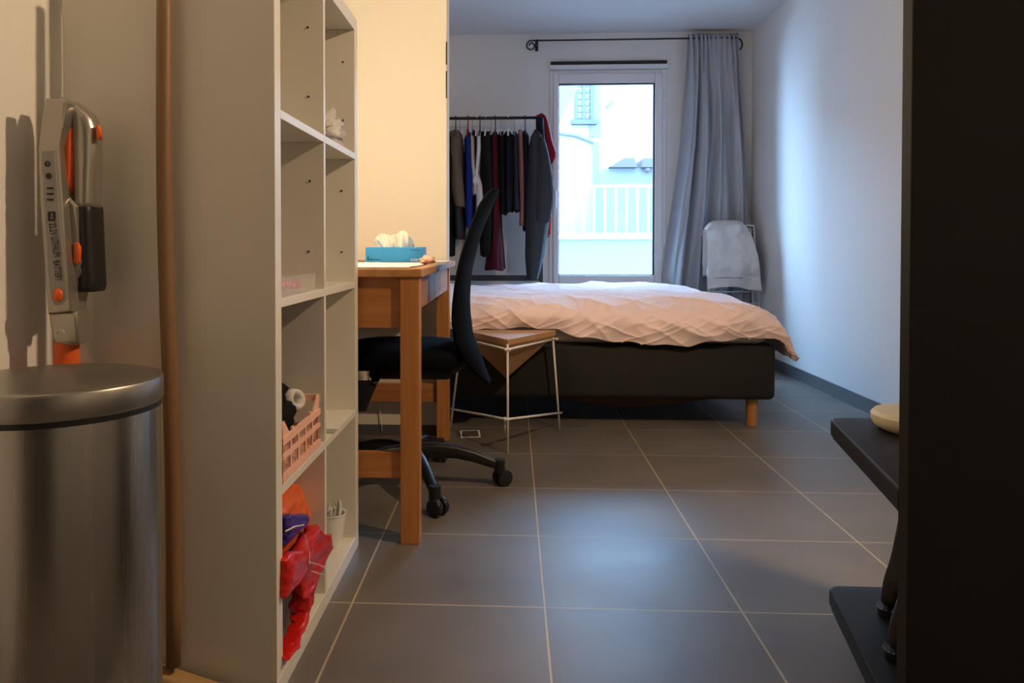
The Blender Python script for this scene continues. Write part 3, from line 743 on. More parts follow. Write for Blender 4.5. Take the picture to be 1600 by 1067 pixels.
# seat
def rr(u, a, b, e=.5):
    q = 2 * math.pi * u; c_, s_ = math.cos(q), math.sin(q)
    return a * math.copysign(abs(c_) ** e, c_), b * math.copysign(abs(s_) ** e, s_)
rings = []
for z, k in ((.432, .80), (.428, .90), (.433, .96), (.446, .995), (.465, 1.0), (.480, .985), (.492, .93), (.499, .80), (.502, .55), (.503, .25)):
    ring = []
    for j in range(48):
        x, y = rr(j / 48, .225 * k, .235 * k)
        zz = z - .010 * (x / .22) ** 2 * (1 if x < 0 else .3) + .008 * (y / .235) ** 2
        ring.append(Vector((CC.x - .035 + x, CC.y + y, zz)))
    rings.append(ring)
obj('seat', MB().loft(rings), M['black_fabric'], ch, smooth=True, sub=1)
mech = obj('mechanism', B(CC.x - .13, CC.x + .15, CC.y - .08, CC.y + .08, .385, .432, bev=.012), M['black_plastic'], ch)
mb = MB(); mb.tube([(CC.x - .09, CC.y - .08, .405), (CC.x - .09, CC.y - .17, .40), (CC.x - .095, CC.y - .20, .385)], .012, 10)
mb.prism([(CC.x - .075, CC.y - .20, .40), (CC.x - .150, CC.y - .20, .40), (CC.x - .165, CC.y - .20, .34), (CC.x - .150, CC.y - .20, .300), (CC.x - .118, CC.y - .20, .300), (CC.x - .10, CC.y - .20, .345)], (0, .022, 0), .006)
obj('lever', mb, M['black_plastic'], ch, smooth=True, angle=50)
obj('gas_column', MB().lathe([(0, .08), (.030, .08), (.030, .26), (.022, .262), (.022, .39), (0, .39)], CC, 24), M['black_plastic'], ch, smooth=True, angle=40)
# backrest
bp = [  # (y px, left x, right x) measured along the shell
    (297, 768, 780), (305, 758, 778), (322, 747, 770), (340, 740, 762), (359, 733, 754), (380, 727, 748), (398, 721, 743), (420, 716, 738), (443, 712, 735), (470, 708.5, 734), (490, 707, 735), (521, 709, 739), (548, 721, 750), (570, 734, 757), (587, 749, 763), (596, 760, 767)]
rings = []; NB = 56
for i in range(40):
    u = i / 39; yv = 297 + (596 - 297) * u
    xl = lerp_table([(r[0], r[1]) for r in bp], yv); xr = lerp_table([(r[0], r[2]) for r in bp], yv)
    A = aY(xl, yv, CC.y); Bq = aY(xr, yv, CC.y)
    hw = .07 + .155 * math.sin(math.pi * min(1, (u * 1.02 + .02))) ** .55
    th = Bq.x - A.x; cur = max(0, th - .030) * .9; sh_t = min(th, .034)
    ring = []
    for j in range(NB):
        q = 2 * math.pi * j / NB; cx_, sy_ = math.cos(q), math.sin(q)
        s = math.copysign(abs(sy_) ** .8, sy_)
        ring.append(Vector((Bq.x - sh_t / 2 - cur * s * s + sh_t / 2 * math.copysign(abs(cx_) ** .8, cx_), CC.y + hw * s, A.z)))
    rings.append(ring)
back = obj('backrest', MB().loft(rings), M['black_fabric'], ch, smooth=True)
mb = MB(); mb.tube([(CC.x + .06, CC.y, .41), (CC.x + .155, CC.y, .415), (CC.x + .185, CC.y, .44), (CC.x + .178, CC.y, .56)], [.024, .022, .02, .016], 12)
obj('back_support', mb, M['black_plastic'], ch, smooth=True)
obj('base_hub', MB().lathe([(0, .085), (.045, .085), (.05, .10), (.048, .135), (.035, .15), (0, .15)], CC, 32), M['black_plastic'], ch, smooth=True, angle=40)
RB = .315
for k in range(5):
    an = math.radians(4 + 72 * k); d = Vector((math.cos(an), math.sin(an), 0)); n_ = Vector((-d.y, d.x, 0))
    prof = [(.03, .150, .034, .055), (.09, .152, .033, .052), (.16, .143, .030, .046), (.23, .122, .027, .040), (.29, .096, .024, .034), (RB + .010, .082, .020, .028)]
    rings = []
    for r, z, hw, hh in prof:
        P = CC + d * r
        rings.append([P + n_ * (hw * .6 * math.copysign(abs(math.cos(2 * math.pi * j / 16)) ** .6, math.cos(2 * math.pi * j / 16))) + Vector((0, 0, z - hh / 2 + hh / 2 * math.copysign(abs(math.sin(2 * math.pi * j / 16)) ** .6, math.sin(2 * math.pi * j / 16)))) for j in range(16)])
    lg = obj('base_leg', MB().loft(rings), M['black_plastic'], ch, smooth=True, angle=50)
    P = CC + d * RB
    sw = math.radians([35, 80, 10, 120, -35][k]); hd = Vector((math.cos(sw), math.sin(sw), 0)); off = hd * .012
    mb = MB(); mb.tube([P + Vector((0, 0, .092)), P + Vector((0, 0, .045))], .019, 16)
    ax = Vector((-hd.y, hd.x, 0)); Rm0 = ax.to_track_quat('Z', 'Y').to_matrix().to_4x4()
    for sgn in (-1, 1):
        c = P + off + ax * sgn * .016 + Vector((0, 0, .0285))
        mb.lathe([(0, -.010), (.022, -.010), (.027, -.008), (.0285, -.004), (.0285, .004), (.027, .008), (.020, .010), (0, .0095)], (0, 0, 0), 32, Matrix.Translation(c) @ Rm0)
    mb.tube([P + off + ax * .012 + Vector((0, 0, .0285)), P + off - ax * .012 + Vector((0, 0, .0285))], .018, 16)
    cs = obj('caster', mb, M['black_plastic'], lg, smooth=True, angle=40)

# ------------------------------------------------------------------ bed
BX0, BX1, BY0, BY1 = -.80, 1.200, 3.645, 5.20
bd = thing('bed', ((BX0 + BX1) / 2, (BY0 + BY1) / 2, 0), 'low bed with black upholstered base and round wooden legs', 'bed')
obj('bed_base', B(BX0, BX1, BY0, BY1, .132, .385, bev=.028, seg=4), M['bed_fabric'], bd, smooth=True, angle=50)
obj('mattress', B(BX0 + .02, BX1 - .02, BY0 + .02, BY1 - .02, .383, .515, bev=.05, seg=5), M['sheet'], bd, smooth=True, angle=60, label='mattress in a cream sheet')
for x, y in ((1.112, 3.72), (1.112, 5.12), (-.72, 3.72), (-.72, 5.12)):
    obj('leg', MB().lathe([(0, 0), (.021, 0), (.024, .003), (.0275, .134), (0, .134)], (x, y, 0), 32), M['oak_z'], bd, smooth=True, angle=40, label='round wooden leg')
mb = MB()
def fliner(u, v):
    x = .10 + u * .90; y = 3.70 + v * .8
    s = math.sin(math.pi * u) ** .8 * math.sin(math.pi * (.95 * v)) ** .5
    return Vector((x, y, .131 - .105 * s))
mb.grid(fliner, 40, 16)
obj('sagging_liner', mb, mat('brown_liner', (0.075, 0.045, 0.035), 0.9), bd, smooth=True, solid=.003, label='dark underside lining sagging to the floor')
# duvet
hem = [(-.4, .45), (.20, .455), (.30, .425), (.42, .40), (.58, .388), (.80, .39), (1.0, .405), (1.12, .425), (1.18, .420), (1.22, .40), (1.25, .355), (1.27, .325)]
dpx = [(-.7, 0), (.95, 0), (1.05, .008), (1.11, .020), (1.16, .045), (1.20, .080), (1.235, .130), (1.255, .185), (1.268, .262)]
TOP = .588
def fduv(u, v):
    # u across X, v from back to front
    L = 2.10
    xx = -.66 + 1.928 * (u if u < .75 else .75 + (u - .75))
    dx = lerp_table(dpx, xx)
    hz = lerp_table(hem, xx)
    # front curve in (Y, drop)
    if v < .10: t = v / .10; y = 5.27 - .06 * t; dy = .16 * (1 - t) ** 1.5
    elif v < .62: t = (v - .10) / .52; y = 5.21 - (5.21 - 3.80) * t; dy = 0
    else:
        t = (v - .62) / .38
        tot = TOP - hz
        a = min(1, t / .55); y = 3.80 - .185 * math.sin(a * math.pi / 2) - .006 * t
        dy = tot * (.30 * (1 - math.cos(a * math.pi / 2)) + .70 * t ** 1.3)
    d = max(dx, dy)
    if dx > 0 and dy > 0:
        d = min(TOP - min(hz, TOP - dx), (dx ** 2.4 + dy ** 2.4) ** (1 / 2.4))
    z = TOP - d
    # wrinkles
    edge = min(1, max(0, (xx - .9) / .3)) * .3 + 1
    w1 = fb(xx, y * .8 + d * 1.2, 3.1, 2.6, 4) * .020
    front = min(1, max(0, (v - .50) / .2))
    wx = xx + .10 * noise.noise(Vector((xx * 3, y * 3, 9.0))); wy = (y - d) + .08 * noise.noise(Vector((xx * 3, y * 3, 19.0)))
    cr = (1 - abs(noise.noise(Vector((wx * 3.2 + wy * 2.2, wy * 2.4 - wx * .6, 2.0))))) ** 7 * .020
    cr2 = (1 - abs(noise.noise(Vector((wx * 7 - d * 12, wy * 3.5, 7.0))))) ** 8 * .016
    cr3 = (1 - abs(noise.noise(Vector((wx * 10 + d * 22, wy * 6, 4.0))))) ** 8 * .013
    puff = .014 * math.sin(math.pi * min(1, t if v >= .62 else 0))
    disp = w1 + cr * (.45 + .4 * front) + cr2 * (.15 + .45 * front) + cr3 * (.05 + .5 * front)
    nx = min(1, dx * 5) * .7; ny = -front * .8 if v > .6 else 0
    n = Vector((nx, ny, 1 - .6 * front)).normalized()
    P = Vector((xx, y, z)) + n * disp
    P.y -= puff
    if v > .9: P.z += (.005 * math.sin(xx * 38) + .007 * math.sin(xx * 13 + 1)) * (v - .9) / .1
    return P
mb = MB(); mb.grid(fduv, 300, 200)
dv = obj('duvet', mb, M['duvet'], smooth=True, solid=.014)
tag(dv, 'rumpled pale pink duvet spread over the whole bed', 'duvet')

# ------------------------------------------------------------------ side table with an inverted wooden pyramid
N_ = Vector((-.021, 3.185, 0)); Rr = Vector((.205, 3.575, 0)); Ll = Vector((-.262, 3.575, 0))
st = thing('side_table', ((N_ + Rr + Ll) / 3), 'small side table with inverted brown wooden pyramid top on white rods', 'side table')
cen = (N_ + Rr + Ll) / 3
def shr(P, k): return cen + (P - cen) * k
tN, tR, tL = [shr(P, .985) for P in (N_, Rr, Ll)]
tN = Vector((-.021, 3.19, 0)); tR = Vector((.193, 3.56, 0)); tL = Vector((-.235, 3.56, 0))
zt0, zt1 = .434, .458
mb = MB(); mb.prism([Vector((p.x, p.y, zt0)) for p in (tN, tR, tL)], (0, 0, zt1 - zt0), .0015, 2)
obj('tabletop', mb, M['cork'], st)
ap = Vector((-.029, 3.42, .262)); mb = MB(); vv = [mb.bm.verts.new(Vector((p.x, p.y, zt0)).lerp(Vector((cen.x, cen.y, zt0)), .02)) for p in (tN, tR, tL)]; va = mb.bm.verts.new(ap)
mb.bm.faces.new(vv); [mb.bm.faces.new((vv[i], va, vv[(i + 1) % 3])) for i in range(3)]
obj('pyramid', mb, M['cork'], st)
rd = .0048
def P3(x, y, Yv): return aY(x, y, Yv)
legs = [(P3(793, 538, 3.175), P3(793.5, 709, 3.165)), (P3(863.5, 522, 3.575), Vector((.214, 3.60, 0))), (Vector((-.232, 3.575, .43)), Vector((-.287, 3.60, 0)))]
for a, b in legs:
    b = Vector((b.x, b.y, 0.0)); e = (a - b).normalized()
    obj('leg', MB().tube([b, a], rd, 10), M['white_metal'], st, smooth=True)
def rod(a, b, ext=.022):
    d = (b - a).normalized() * ext
    obj('crossbar', MB().tube([a - d, b + d], rd, 10), M['white_metal'], st, smooth=True)
uN, uR, uL = P3(793, 546, 3.166), P3(865, 530, 3.57), Vector((-.236, 3.57, .418))
rod(uN, uR); rod(uL, uN)
rod(uR + Vector((0, .010, 0)), uL + Vector((0, .010, 0)))
lN, lR, lL = P3(792, 655, 3.160), P3(875, 645, 3.585), P3(706, 639, 3.585)
rod(lN, lR, .018); rod(lL, lN, .018)
obj('crossbar', MB().tube([P3(789, 652, 3.19), P3(788.5, 677, 3.22)], rd, 10), M['white_metal'], st, smooth=True)
# picture card on the floor
card = thing('picture_card', (-.217, 3.36, 0), 'small dark picture card with white border lying on the floor tiles', 'card')
c4 = [aZ(x, y, .001) for x, y in ((719, 673), (749, 672), (751, 683), (720, 684))]
obj('card_border', MB().prism(c4, (0, 0, .001)), M['paper'], card)
cc_ = sum(c4, Vector()) / 4
obj('picture', MB().prism([cc_ + (p - cc_) * .84 + Vector((0, 0, .001)) for p in c4], (0, 0, .0006)), mat('card_picture', (0.10, 0.09, 0.085), 0.4, noise_amt=.95, noise_scale=45), card)

# ------------------------------------------------------------------ curtain rod and curtain
RYc, RZ = 5.945, 2.378
cr_ = thing('curtain_rod', (.9, RYc, RZ), 'black iron curtain rod with scrolled ends above the window', 'curtain rod')
rx0, rx1 = aY(830, 67, RYc).x, aY(1150, 66, RYc).x
obj('rod', MB().tube([(rx0, RYc, RZ), (rx1, RYc, RZ)], .0065, 12), M['iron'], cr_, smooth=True)
def scroll(x, s):
    pts = []
    for k in range(30):
        t = k / 29; a = math.pi / 2 + s * t * 2 * math.pi * 1.25; r = .038 * (1 - .62 * t)
        pts.append((x + math.cos(a) * r, RYc, RZ - .038 + math.sin(a) * r))
    return MB().tube(pts, .006, 10)
obj('scroll_finial', scroll(rx0, 1), M['iron'], cr_, smooth=True)
mb = MB(); pts = [(rx1 + .045 * math.sin(t), RYc, RZ - .05 + .05 * math.cos(t)) for t in [k / 12 * math.pi * .78 for k in range(13)]]; mb.tube(pts, .006, 10)
obj('scroll_finial', mb, M['iron'], cr_, smooth=True)
bxr = aY(839, 72, RYc).x
mb = MB(); mb.tube([(bxr, YF, RZ - .02), (bxr, RYc, RZ - .02), (bxr, RYc, RZ + .008)], .006, 8); mb.box(bxr - .012, bxr + .012, YF - .006, YF, RZ - .06, RZ + .015, bev=.002)
obj('bracket', mb, M['iron'], cr_, smooth=True, angle=40)
cxl = [(2.40, 1.290), (2.30, 1.292), (2.0, 1.285), (1.6, 1.262), (1.2, 1.215), (.8, 1.165), (.5, 1.135), (.02, 1.09)]
cxr = [(2.40, 1.655), (2.30, 1.66), (2.0, 1.68), (1.6, 1.71), (1.2, 1.738), (.8, 1.752), (.5, 1.755), (.02, 1.76)]
def fcur(u, v):
    z = 2.408 - v * 2.383
    tl = sorted(cxl); trr = sorted(cxr)
    xl, xr = lerp_table(tl, z), lerp_table(trr, z)
    g = max(0, min(1, u + .030 * math.sin(u * 9 + v * 2.2) * math.sin(math.pi * u)))
    x = xl + (xr - xl) * g
    k = min(1, v / .30) ; k = k * k * (3 - 2 * k)
    top = math.sin(u * 2 * math.pi * 10.5) * .016 + .006 * math.sin(u * 61)
    ph = u * 2 * math.pi * 4.3 + 1.1 * math.sin(v * 2.6 + u * 3) + .7
    bot = .055 * math.sin(ph) + .016 * math.sin(u * 2 * math.pi * 9.5 + v * 3) + .008 * math.sin(u * 47 + v * 6)
    y = RYc - .016 + top * (1 - k) + (bot * (1 - .35 * u) - .045 + .035 * u) * k
    if z > 2.315:
        q = (z - 2.315) / .093
        y += .013 * math.sin(u * 2 * math.pi * 10.5 + 1.2) * q; x += .008 * math.sin(u * 2 * math.pi * 10.5) * q
    if z > 2.29 and z < 2.36: y = RYc - .016 + (y - RYc + .016) * (.45 + .55 * abs(z - 2.325) / .035)
    if u < .07: # the leading edge turns back towards the window
        e = (1 - u / .07); y += .085 * e * min(1, v * 2.5); x -= .030 * e * v
    x += .012 * math.sin(u * 14 + v * 5) * k * math.sin(math.pi * u)
    return Vector((x, min(y, 6.010), z))
mb = MB(); mb.grid(fcur, 300, 110)
ct = obj('curtain', mb, M['curtain'], smooth=True, solid=.0015)
tag(ct, 'long grey blue curtain drawn to the right of the window', 'curtain')

# ------------------------------------------------------------------ folded drying rack with white towel in the corner
dr_ = thing('drying_rack', (1.62, 5.80, 0), 'folded white wire drying rack standing in the far right corner', 'drying rack')
a0, a1 = Vector((1.722, 5.74, .985)), Vector((1.775, 5.68, 0.0))
b0, b1 = Vector((1.40, 5.74, .985)), Vector((1.40, 5.68, 0.0))
obj('frame', MB().tube([b1, b0, a0, a1], .007, 10), M['white_metal'], dr_, smooth=True)
obj('frame', MB().tube([Vector((1.745, 5.78, 0.0)), Vector((1.706, 5.757, .96)), Vector((1.42, 5.757, .96)), Vector((1.42, 5.78, 0))], .007, 10), M['white_metal'], dr_, smooth=True)
for z in (.25, .35, .43, .51, .60, .70, .80, .90):
    k = 1 - z / .985
    obj('wire', MB().tube([b0.lerp(b1, k), a0.lerp(a1, k)], .003, 8), M['white_metal'], dr_, smooth=True)
def ftow(u, v):
    # draped over the top: v 0 (back hem) .. 1 (front hem)
    s = (v - .36) * 1.0
    x = 1.375 + u * (.30 + .075 * max(0, s) * 1.5)
    if v < .30: z = .62 + .38 * (v / .30); y = 5.795
    elif v < .42: t = (v - .30) / .12; z = 1.0 + .022 * math.sin(math.pi * t); y = 5.795 - .10 * t
    else: t = (v - .42) / .58; z = 1.0 - .47 * t; y = 5.695 - .06 * math.sin(math.pi * t * .8) - .02 * t
    z += -.07 * (abs(u - .5) * 2) ** 5 * (1 if v > .25 else 0) * max(0, 1 - abs(v - .38) * 5) + .02 * math.sin(u * 4) * (1 if v > .9 else 0)
    y += .030 * fb(x, z, 0, 6) + .010 * math.sin(u * 15 + v * 2) * (v > .42) - .02 * math.sin(math.pi * u) * (v > .42)
    return Vector((x, y, z))
mb = MB(); mb.grid(ftow, 60, 80)
tag(obj('bath_towel', mb, M['towel'], smooth=True, solid=.020), 'thick white towel draped over the drying rack in the corner', 'towel')

# ------------------------------------------------------------------ clothes rack
GY, GZ = 5.72, 1.765
cr = thing('clothes_rack', (-.1, GY, 0), 'black metal clothes rail behind the bed, left of the window', 'clothes rack')
gx1 = aY(846, 184, GY).x; gx0 = -.80
obj('top_rail', MB().tube([(gx0, GY, GZ), (gx1, GY, GZ)], .0115, 12), M['iron'], cr, smooth=True)
obj('post', MB().box(gx1 - .013, gx1 + .013, GY - .013, GY + .013, 0.02, GZ + .03, bev=.003), M['iron'], cr)
obj('post', MB().box(gx0 - .013, gx0 + .013, GY - .013, GY + .013, 0.02, GZ + .03, bev=.003), M['iron'], cr)
obj('lower_rail', MB().box(gx0, gx1, GY - .012, GY + .012, .585, .625, bev=.003), M['iron'], cr)
for x in (gx0, gx1): obj('foot', B(x - .014, x + .014, GY - .22, GY + .22, 0, .028, bev=.004), M['iron'], cr)
hang_y = GY
def hanger(px, kind, tilt=0, label=None, drop=.0):
    x = aY(px, 190, GY).x
    m = {'black': M['black_plastic'], 'white': M['white_plastic'], 'red': M['scarf_red'], 'wire': M['steel']}[kind]
    r = {'black': .005, 'white': .0055, 'red': .006, 'wire': .0022}[kind]
    ht = thing('clothes_hanger', (x, GY, GZ - .20), label, 'hanger')
    mb = MB(); pts = []
    for k in range(12):
        a = math.radians(-20 + 200 * k / 11); pts.append((x, GY + math.cos(a) * (.0115 + r + .001) * 1.1, GZ + .001 + math.sin(a) * (.0115 + r)))
    pts = pts[::-1]
    pts = pts[:-1] if False else pts
    pts += [(x, GY + .018, GZ - .02), (x, GY + .001, GZ - .04), (x, GY, GZ - .075)]
    mb.tube(pts, r * .75, 8); obj('hook', mb, M['steel'] if kind == 'wire' else m, ht, smooth=True)
    mb = MB(); zs = GZ - .075
    mb.tube([(x, GY - .185, zs - .075), (x, GY - .06, zs - .018), (x, GY, zs), (x, GY + .06, zs - .018), (x, GY + .185, zs - .075)], r, 8)
    obj('shoulder_bar', mb, m, ht, smooth=True)
    return ht
def garment(name, rows, m, label, cat, seed=0, folds=5, famp=.18, quilt=0, group=None, yoff=0.0):
    """rows: (y px, x left px, x right px, half depth in Y)"""
    R = []; ribs = 44; n = 40
    tb_ = {k: [(r[0], r[k]) for r in rows] for k in (1, 2, 3)}
    for t in range(ribs):
        u = t / (ribs - 1); yv = rows[0][0] + (rows[-1][0] - rows[0][0]) * u
        xl, xr, wy = (lerp_table(tb_[k], yv) for k in (1, 2, 3))
        # the near edge of a hanging garment sits at GY - wy
        A = aY(xl, yv, GY + yoff); Bq = aY(xr, yv, GY + yoff); cx_ = (A.x + Bq.x) / 2; hx_ = (Bq.x - A.x) / 2 * 1.0
        ring = []
        for j in range(n):
            q = 2 * math.pi * j / n; c_, s_ = math.cos(q), math.sin(q)
            f = 1 + famp * math.sin(folds * q + seed + 1.5 * math.sin(u * 3 + seed)) * (.35 + .65 * u)
            hq = 1 + (.10 * abs(math.sin(u * quilt * math.pi)) if quilt else 0)
            X = cx_ + hx_ * f * hq * math.copysign(abs(c_) ** .8, c_)
            Yy = GY + yoff + wy * (1 + .10 * (f - 1)) * math.copysign(abs(s_) ** .9, s_)
            ring.append(Vector((X, Yy, A.z + .006 * math.sin(q * 3 + seed) * u)))
        R.append(ring)
    o = obj(name, MB().loft(R), m, smooth=True, angle=60)
    return tag(o, label, cat, group)
G = [
 ('coat', [(205, 690, 704, .03), (216, 688, 709, .16), (250, 688, 713, .22), (330, 690, 711, .22), (400, 692, 709, .2)], 'black_cloth', 'black coat at the left end of the rail, partly hidden by the partition', 'coat', 0),
 ('puffer_jacket', [(204, 706, 716, .03), (212, 702, 722, .14), (240, 702, 724, .2), (300, 706, 729, .21), (324, 712, 730, .2)], 'taupe_cloth', 'taupe quilted puffer jacket near the left end of the rail', 'jacket', 11),
 ('jacket', [(210, 709, 716, .03), (225, 706, 722, .18), (320, 708, 727, .19), (350, 710, 728, .2), (373, 713, 726, .19)], 'charcoal_cloth', 'dark grey jacket hanging below and behind the taupe puffer jacket', 'jacket', 0),
 ('dress', [(207, 729, 735, .03), (218, 726, 740, .14), (280, 727, 741, .17), (330, 727, 741, .18), (356, 730, 740, .18)], 'blue_cloth', 'royal blue dress hanging next to the taupe puffer jacket', 'dress', 0),
 ('shirt', [(208, 736, 740, .03), (218, 734, 743, .13), (260, 735, 745, .15), (280, 737, 748, .15), (306, 738, 750, .15)], 'cream_cloth', 'cream shirt squeezed between the blue dress and white robe', 'shirt', 0),
 ('cardigan', [(204, 739, 742, .03), (212, 736, 745, .12), (240, 738, 746, .13), (268, 739, 746, .13)], 'burgundy_cloth', 'short dark red cardigan behind the cream shirt', 'cardigan', 0),
 ('blouse', [(206, 752, 758, .03), (216, 751, 765, .16), (300, 752, 772, .18), (360, 750, 770, .19), (400, 752, 768, .18)], 'black_cloth', 'long black blouse right of the white robe', 'blouse', 0),
 ('skirt', [(206, 760, 766, .03), (216, 757, 768, .16), (300, 758, 772, .17), (396, 758, 770, .17)], 'green_cloth', 'blackish green skirt left of the burgundy dress', 'skirt', 0),
 ('long_dress', [(206, 771, 776, .03), (216, 766, 780, .12), (300, 768, 782, .15), (360, 766, 784, .16), (421, 759, 788, .17)], 'burgundy_cloth', 'long burgundy dress hanging lowest in the middle of the rail', 'dress', 0),
 ('trousers', [(206, 781, 787, .03), (214, 778, 790, .14), (300, 779, 791, .16), (335, 780, 792, .16)], 'black_cloth', 'black trousers just right of the burgundy dress', 'trousers', 0),
 ('trousers', [(206, 790, 797, .03), (214, 788, 802, .14), (300, 788, 802, .16), (331, 789, 801, .16)], 'navy_cloth', 'navy trousers between the black ones and the slate pair', 'trousers', 0),
 ('trousers', [(206, 802, 806, .03), (214, 800, 811, .12), (300, 801, 812, .14), (330, 801, 814, .14)], 'slate_cloth', 'slate grey trousers left of the pink brown scarf', 'trousers', 0),
 ('scarf', [(203, 810, 815, .02), (215, 809, 818, .05), (280, 811, 822, .05), (330, 812, 822, .05), (352, 812, 819, .05)], 'pinkbrown_cloth', 'pink brown scarf hanging between dark clothes', 'scarf', 0),
 ('top', [(205, 817, 822, .03), (215, 815, 827, .13), (290, 817, 828, .15), (360, 817, 826, .15)], 'navy_cloth', 'dark navy top right of the pink brown scarf', 'top', 0),
]
for i, (nm, rows, mm, lab, cat, quilt) in enumerate(G):
    yo = {'scarf': -.06, 'jacket': .02, 'cardigan': .03}.get(nm, 0.0)
    garment(nm, rows, M[mm], lab, cat, seed=i * 1.7, folds=5 if mm != 'burgundy_cloth' else 7, quilt=quilt, yoff=yo)
# white robe with tied belt
rb = garment('robe', [(206, 745, 750, .03), (214, 745, 753, .12), (235, 745, 754, .14), (262, 743, 751, .14), (275, 741, 750, .13), (290, 743, 757, .14), (322, 744, 761, .15), (330, 745, 762, .15)], M['white_cloth'], 'white robe tied with a belt, left of the black clothes', 'robe', seed=4, folds=7, yoff=-.02)
q = aY(743, 275, GY - .18)
mb = MB()
for k in range(5):
    mb.tube([q + Vector((0, 0, .01)), q + Vector((-.012 + .006 * k, -.006, -.02)), q + Vector((-.016 + .008 * k, -.002, -.05 - .01 * (k % 3)))], .005, 8)
obj('tied_belt', mb, M['white_cloth'], rb, smooth=True)
# big grey coat at the right end, with its sleeve as a part
co = garment('long_coat', [(203, 835, 843, .03), (214, 829, 848, .08), (235, 826, 853, .10), (262, 825, 858, .10), (300, 824, 862, .10), (350, 822, 857, .10), (400, 821, 850, .10), (436, 824, 841, .09)], M['grey_coat'], 'long dark grey coat at the window end of the rail', 'coat', seed=2, folds=4, famp=.08, yoff=-.125)
sv = []
for yv, xl, xr, d in ((212, 842, 850, .04), (235, 840, 857, .055), (262, 839, 862, .06), (300, 838, 867, .06), (330, 836, 863, .055), (352, 834, 859, .05)):
    A, Bq = aY(xl, yv, GY - .20), aY(xr, yv, GY - .20); cx_, hx_ = (A.x + Bq.x) / 2, (Bq.x - A.x) / 2
    sv.append([Vector((cx_ + hx_ * math.cos(2 * math.pi * j / 24), GY - .20 + d * math.sin(2 * math.pi * j / 24), A.z)) for j in range(24)])
obj('sleeve', MB().loft(sv), M['grey_coat'], co, smooth=True, sub=1)
# hangers
hk = [(712, 'black', 'black plastic hanger holding the taupe puffer jacket'), (731, 'red', 'red plastic hanger above the blue dress'), (718, 'wire', 'wire hanger left of the red hanger'),
      (738, 'wire', 'wire hanger holding the cream shirt'), (745, 'white', 'white plastic hanger holding the white robe'), (750, 'black', 'thin black hanger right of the white hanger'),
      (759, 'white', 'white hanger with clip above the black blouse'), (767, 'wire', 'wire hanger above the greenish skirt'), (774, 'black', 'black hanger holding the burgundy dress'), (783, 'wire', 'wire hanger above the black trousers'),
      (787, 'wire', 'second wire hanger above the black trousers, nearer the window'), (794, 'white', 'pale hanger above the navy trousers'), (804, 'wire', 'wire hanger above the slate trousers'), (813, 'wire', 'wire hanger with the pink brown scarf'),
      (821, 'black', 'black hanger with the dark navy top'), (839, 'red', 'reddish hanger holding the long grey coat')]
for px_, kd, lb in hk: hanger(px_, kd, label=lb)
# beret, hood and tassel scarf hung on the window-side post
def hatmesh(rows, yc, dep):
    R = []
    for yv, xl, xr, d in rows:
        A, Bq = aY(xl, yv, yc), aY(xr, yv, yc); cx_, hx_ = (A.x + Bq.x) / 2, (Bq.x - A.x) / 2
        R.append([Vector((cx_ + hx_ * math.cos(2 * math.pi * j / 28) * (1 + .06 * math.sin(5 * 2 * math.pi * j / 28)), yc + d * math.sin(2 * math.pi * j / 28), A.z)) for j in range(28)])
    return MB().loft(R)
tag(obj('woollen_cap', hatmesh([(178, 841, 850, .02), (182, 837, 855, .05), (195, 842, 859, .06), (215, 848, 862, .06), (228, 850, 866, .055), (240, 850, 871, .05), (250, 852, 868, .045), (259, 855, 862, .02)], GY - .05, .05), M['red_wool'], smooth=True, sub=1),
    'dark red woollen cap hung over the window end of the rail', 'cap')
tag(obj('hood', hatmesh([(182, 837, 849, .02), (190, 837, 850, .045), (210, 838, 851, .05), (222, 840, 853, .05), (236, 846, 853, .03)], GY - .12, .05), M['navy_cloth'], smooth=True, sub=1),
    'navy hood hanging in front of the red cap', 'hood')
mb = MB()
for k in range(9):
    a = aY(852 + k * 1.0, 312 + 3 * (k % 3), GY - .05); b = aY(849 + k * 1.25, 366 + 5 * (k % 2), GY - .06 + .01 * (k % 3))
    mb.tube([a, a.lerp(b, .5) + Vector((.004, 0, 0)), b], .0045, 6)
tag(obj('tassel_scarf', mb, M['scarf_red'], smooth=True), 'bright red tasselled scarf end beside the grey coat', 'scarf')

for o in COL.objects:
    k = o.name.split('.')[0]
    if o.parent is None and k == 'clothes_hanger': o['group'] = 'hangers on the clothes rail'
    if o.parent is None and k == 'carrier_bag': o['group'] = 'plastic bags heaped in the bottom cell'
    if o.parent is None and k == 'trousers': o['group'] = 'trousers on the clothes rail'
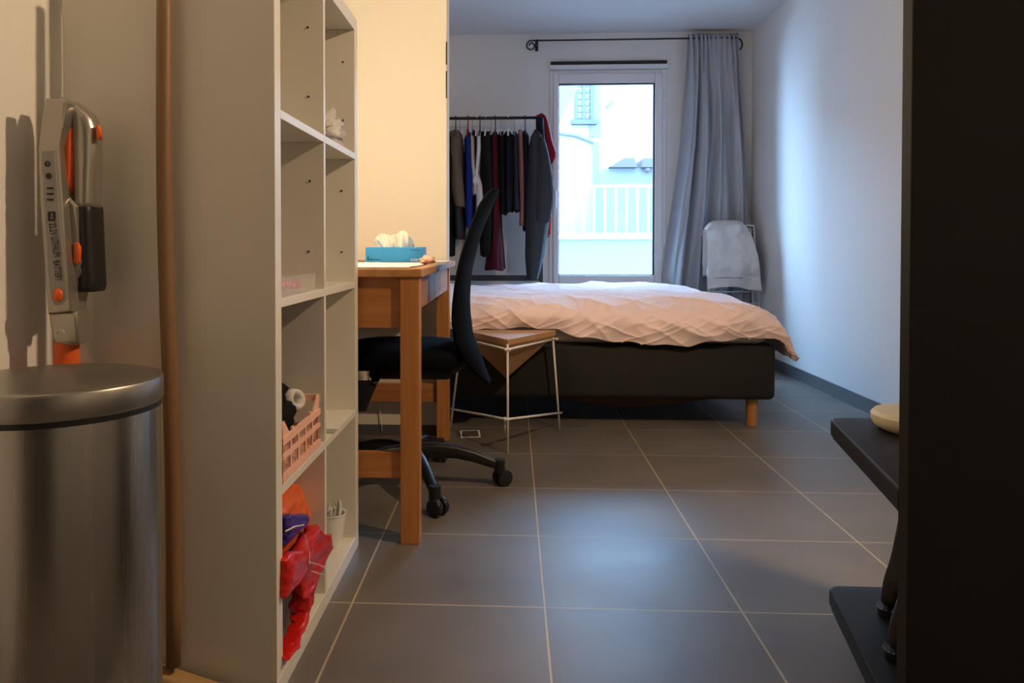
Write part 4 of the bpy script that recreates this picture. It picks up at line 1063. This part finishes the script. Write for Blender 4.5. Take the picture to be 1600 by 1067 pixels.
# ------------------------------------------------------------------ black rack on the right
bk = thing('shoe_rack', (.79, 1.42, 0), 'black shoe rack with side panel and two shelves at the right edge', 'shoe rack')
obj('side_panel', B(.5715, 1.02, 1.165, 1.195, 0, 1.50, bev=.002), M['black_lam'], bk)
obj('back_panel', B(1.0, 1.02, 1.195, 1.72, 0, 1.50, bev=.002), M['black_lam'], bk)
def shelf(zt_):
    pts = [(.572, 1.197), (.660, 1.655), (.663, 1.675), (.672, 1.688), (.688, 1.694), (.998, 1.694), (.998, 1.197)]
    mb = MB().prism([Vector((x, y, zt_ - .036)) for x, y in pts], (0, 0, .036), .006, 3)
    obj('shelf', mb, M['black_lam'], bk, smooth=True, angle=40)
ZS1, ZS2 = .477, .120
shelf(ZS1); shelf(ZS2)
tcx, tcy = .802, 1.575
tag(obj('wooden_dish', MB().lathe([(0, .001), (.075, .001), (.088, .008), (.094, .020), (.094, .030), (.088, .037), (.060, .040), (0, .041)], (tcx, tcy, ZS1), 64), M['wicker'], smooth=True, angle=40),
    'round cream dish on the upper shelf of the black rack', 'dish')
def boot(x, y, rot, label):
    r = thing('ankle_boot', (x, y, ZS2), label, 'boot', 'black boots on the lower shelf')
    Rz = Matrix.Rotation(rot, 4, 'Z')
    def place(p): return Vector((x, y, ZS2)) + (Rz @ Vector(p))
    R = []
    for z, a, b, cx_ in ((.012, .040, .125, .06), (.03, .042, .125, .06), (.05, .043, .120, .057), (.075, .042, .105, .048), (.10, .040, .085, .040), (.14, .038, .060, .025), (.19, .040, .052, .030), (.215, .042, .054, .032)):
        R.append([place((cx_ + b * math.cos(2 * math.pi * j / 28), a * math.sin(2 * math.pi * j / 28), z)) for j in range(28)])
    obj('upper', MB().loft(R), M['leather'], r, smooth=True, sub=1)
    R = [[place((.06 + b * math.cos(2 * math.pi * j / 28), a * math.sin(2 * math.pi * j / 28), z)) for j in range(28)] for z, a, b in ((.001, .044, .130), (.016, .045, .131))]
    obj('sole', MB().loft(R), M['black_plastic'], r, smooth=True, angle=40)
    mb = MB()
    for j in range(40):
        q = 2 * math.pi * j / 40; c = place((.06 + .131 * math.cos(q), .0455 * math.sin(q), .019))
        mb.lathe([(0, -.0012), (.0012, 0), (0, .0012)], c, 6)
    obj('stitching', mb, M['white_plastic'], r, label='pale welt stitching')
boot(.778, 1.565, math.radians(10), 'black leather boot on the lower shelf, nearer the wall')
boot(.715, 1.40, math.radians(10), 'black leather boot on the lower shelf, nearer the side panel')
